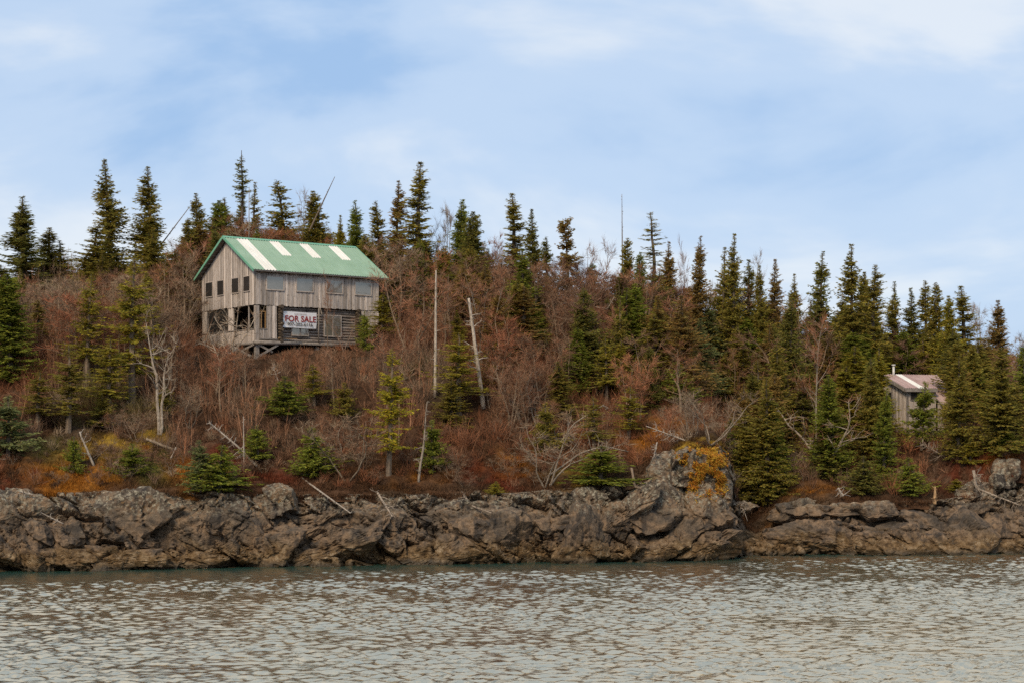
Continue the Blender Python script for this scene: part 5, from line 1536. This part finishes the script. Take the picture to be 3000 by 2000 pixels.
# ---------------------------------------------------------------- snags, poles and driftwood
def dead_tree(name, label, cat, pts, r0, r1, nbr=0, bl=.6, seed=0, mat='dead', tint=(1, 1, 1), group=None, bend=0.0, brr=.45, sub=2, ang=.9, start=.1):
    """pts in world; trunk tube plus snapped side branches as a child"""
    rng = np.random.default_rng(seed)
    P = np.array(pts, float); base = P[0].copy()
    n = 14
    s = np.linspace(0, 1, len(P)); t = np.linspace(0, 1, n)
    Q = np.stack([np.interp(t, s, P[:, i]) for i in range(3)], 1) - base
    L = np.linalg.norm(Q[-1] - Q[0])
    Q[1:] += np.cumsum(rng.normal(size=(n - 1, 3)) * bend * L / n, axis=0)
    root = link(name, None, None, base)
    tag(root, label, cat, group)
    r0 *= .78; r1 *= .78
    m = MB(); m.tube(Q, r0 + (r1 - r0) * t, 8, True, .05, rng)
    o = m.build('trunk', M[mat], root, True); o.color = (*tint, 1)
    if nbr:
        m = MB(); D = (Q[-1] - Q[0]) / L
        for b in range(nbr):
            f = start + (1 - start) * rng.random(); x = f * (n - 1); i = min(int(x), n - 2); q = Q[i] + (Q[i + 1] - Q[i]) * (x - i)
            d = rng.normal(size=3); d -= D * (d @ D); d /= np.linalg.norm(d); d = d + D * (.1 + (ang - .1) * rng.random()); d /= np.linalg.norm(d)
            l = bl * rng.uniform(.4, 1.2) * (1.1 - .6 * f)
            pp = [q]
            for _ in range(4):
                d = d + rng.normal(size=3) * .22; d /= np.linalg.norm(d); pp.append(pp[-1] + d * l / 4)
            rr = (r0 + (r1 - r0) * f) * brr
            m.tube(pp, np.linspace(max(.022, rr), .010, 5), 4, False)
            for _ in range(sub):
                j = rng.integers(1, 4); e = d + rng.normal(size=3) * .6; e /= np.linalg.norm(e)
                m.tube([pp[j], pp[j] + e * l * .22, pp[j] + e * l * .4 + rng.normal(size=3) * .04], [.012, .009, .006], 3, False)
        o = m.build('branches', M[mat], root); o.color = (*tint, 1); o['kind'] = 'stuff'
    return root

def seg(px0, py0, px1, py1, Y0=None, Y1=None, mids=()):
    """two picture points turned into a spar lying or standing at its own depth"""
    a = ground_hit(px0, py0) if Y0 is None else at(px0, py0, Y0)
    b = at(px1, py1, a[1] if Y1 is None else Y1)
    out = [a]
    for (mx, my) in mids: out.append(at(mx, my, (a[1] + b[1]) / 2))
    out.append(b)
    return out

dead_tree('dead_snag', 'straight white bare snag right of the house', 'dead tree', seg(1275, 1165, 1277, 792), .15, .06, 16, .35, 1, tint=(1.2, 1.18, 1.15))
dead_tree('dead_snag', 'leaning white snag with broken top and long side branches', 'dead tree', seg(1417, 1200, 1373, 874), .20, .10, 18, 1.1, 2, start=.35, sub=3, tint=(1.2, 1.18, 1.15))
dead_tree('dead_snag', 'tall thin bare pole alone against the sky right of centre', 'dead tree', seg(1824, 900, 1822, 569, 122, 122), .10, .02, 46, .22, 3, tint=(.62, .6, .62), sub=0)
dead_tree('dead_snag', 'thin bare pole rising behind the green ridge', 'dead tree', seg(729, 760, 730, 548, 122, 122), .05, .03, 4, .2, 4)
dead_tree('dead_snag', 'dead pole leaning right out of the broad spruce above the roof', 'dead tree', seg(905, 680, 981, 518, 123, 123), .10, .025, 6, .3, 5, tint=(.5, .45, .42), sub=0)
dead_tree('dead_snag', 'dead pole leaning right on the skyline left of the house', 'dead tree', seg(470, 720, 555, 607, 122, 122), .07, .03, 6, .3, 6, tint=(.6, .58, .56), sub=0)
dead_tree('dead_snag', 'thin reddish bare stem right of the yellow topped spruce', 'dead tree', seg(1168, 1335, 1173, 1130), .055, .025, 5, .3, 7, tint=(.9, .72, .55), bend=.05)
dead_tree('dead_snag', 'pale crooked snag with short side branches at the cliff edge', 'dead tree', seg(1226, 1420, 1251, 1176, mids=((1243, 1290),)), .11, .025, 20, .55, 8, tint=(.85, .83, .8), bend=.04)
dead_tree('dead_snag', 'thin upright dead stick beside the fallen white tree', 'dead tree', seg(715, 1370, 713, 1219), .06, .03, 4, .2, 9)
dead_tree('fallen_tree', 'white fallen tree with bristling branches sliding down the heath', 'dead tree', seg(752, 1368, 612, 1236, mids=((700, 1310),)), .10, .05, 34, .75, 10, ang=.5, start=.25)
dead_tree('driftwood', 'forked white driftwood standing on the mossy bank', 'driftwood', seg(276, 1368, 235, 1262, mids=((252, 1310),)), .09, .06, 7, .9, 11, bend=.06, start=.3)
dead_tree('driftwood', 'weathered root slab jutting from the moss under the pale birch', 'driftwood', seg(510, 1320, 428, 1285), .13, .10, 8, .4, 12, tint=(.75, .68, .58))
dead_tree('driftwood', 'curved bleached root hanging below the pale birch', 'driftwood', seg(500, 1345, 516, 1308), .05, .035, 2, .3, 13)
dead_tree('driftwood', 'short pale log lying at the left edge above the cliff', 'driftwood', seg(-20, 1348, 48, 1345), .08, .07, 2, .2, 14)
dead_tree('driftwood', 'small bleached branch lying on the rock at the left', 'driftwood', seg(185, 1533, 120, 1500, 86.3, 86.3), .035, .02, 10, .35, 15)
dead_tree('driftwood', 'twisted white roots on the left cliff rim', 'driftwood', seg(96, 1448, 58, 1438, 87, 87), .06, .03, 10, .45, 16)
dead_tree('fallen_tree', 'straight grey trunk lying diagonally down the cliff below the grey bush', 'dead tree', seg(884, 1400, 1027, 1502, None, 89.4), .085, .04, 6, .35, 17)
dead_tree('fallen_tree', 'short broken grey trunk tipping over the cliff edge', 'dead tree', seg(1104, 1440, 1150, 1512, None, 89.6), .10, .05, 16, .8, 18, start=.0, tint=(.95, .9, .85))
dead_tree('fallen_tree', 'tangled dead crown caught below the leaning white snag', 'dead tree', seg(1500, 1215, 1275, 1232, mids=((1390, 1205),)), .09, .05, 26, 1.5, 19, sub=4, tint=(.8, .76, .72), ang=.3)
dead_tree('fallen_tree', 'dead bough hanging root up from the cliff edge at centre', 'dead tree', seg(1352, 1440, 1440, 1502, None, 90.4, mids=((1380, 1480),)), .10, .05, 14, .55, 20, tint=(.75, .7, .65))
dead_tree('fallen_tree', 'long white birch bough arching right over the dark cliff spruce', 'dead tree', seg(1600, 1400, 1840, 1322, mids=((1700, 1325), (1770, 1306))), .085, .03, 12, 1.1, 21, 'birch', bend=.02)
dead_tree('fallen_tree', 'white birch bough rising right in the brush left of the point', 'dead tree', seg(1620, 1330, 1770, 1185, mids=((1680, 1240),)), .08, .03, 14, 1.2, 22, 'birch', bend=.03)
dead_tree('driftwood', 'grey dead branches lying over the orange moss of the point', 'driftwood', seg(2013, 1292, 1893, 1247), .06, .03, 20, .8, 23)
dead_tree('driftwood', 'white gnarled root hanging on the face of the point', 'driftwood', seg(1925, 1295, 1915, 1340, 95.2, 94.6), .05, .03, 12, .7, 24)
dead_tree('driftwood', 'bent grey trunk stub in the hollow of the point', 'driftwood', seg(1880, 1430, 1850, 1370, 93.6, 94.6, mids=((1860, 1425),)), .11, .09, 3, .3, 25, tint=(.6, .52, .45))
dead_tree('driftwood', 'white curved branches on the slab in the cove', 'driftwood', seg(2150, 1475, 2190, 1525, 97.2, 97.0, mids=((2178, 1490),)), .03, .02, 6, .5, 26)
dead_tree('stump', 'pale spidery stump on the shore rock below the white birch', 'stump', seg(2470, 1452, 2455, 1428, 100.2, 100.2), .11, .07, 12, .7, 27, start=.0, ang=-.6)
dead_tree('stump', 'splintered orange stump on the shore below the cabin', 'stump', seg(2738, 1476, 2740, 1425, 100, 100), .16, .07, 10, .5, 28, tint=(1.1, .82, .52), ang=.2)
dead_tree('fallen_tree', 'big grey uprooted trunk sliding down the rocks under the heather knob', 'dead tree', seg(2852, 1378, 2990, 1480, 101.5, 100.0, mids=((2862, 1430),)), .13, .05, 34, 1.1, 29, tint=(.85, .8, .74), sub=3)
dead_tree('driftwood', 'small pale branch tangle on the slope left of the heather knob', 'driftwood', seg(2770, 1338, 2700, 1300), .04, .02, 26, .8, 30, tint=(.9, .85, .8))
dead_tree('fallen_tree', 'long curved dead bough in the brush on the mid slope', 'dead tree', seg(1745, 900, 1800, 870, 116, 116, mids=((1780, 905),)), .06, .03, 6, .6, 31, tint=(.8, .75, .7))
dead_tree('fallen_tree', 'bent pale bough left of the house foundation', 'dead tree', seg(528, 1060, 600, 1000, 107, 107, mids=((552, 1020),)), .06, .04, 6, .5, 32, 'birch')
dead_tree('driftwood', 'bleached forked branch sticking up on the slope under the house', 'driftwood', seg(818, 1125, 800, 1072), .05, .02, 14, .5, 33)

# look-alikes that stand apart get their place among each other
from collections import defaultdict
same = defaultdict(list)
for o in COL.objects:
    if o.parent is None and 'group' in o and 'label' in o and o.name.split('.')[0] != 'boulder': same[o['label']].append(o)
for lab, os_ in same.items():
    if len(os_) < 2: continue
    os_.sort(key=lambda o: o.location.x / o.location.y)
    names = {2: ['left of two', 'right of two'], 3: ['leftmost', 'middle of three', 'rightmost']}.get(len(os_)) or ['leftmost'] + [w + ' from left' for w in ('second', 'third', 'fourth', 'fifth', 'sixth', 'seventh', 'eighth', 'ninth')][:len(os_) - 2] + ['rightmost']
    for o, nm in zip(os_, names):
        t = lab + ', ' + nm
        if len(t.split()) > 16: t = lab.replace('mid sized ', '').replace('the big green spruce clump', 'the green clump').replace('green roofed ', '') + ', ' + nm
        if len(t.split()) <= 16: o['label'] = t
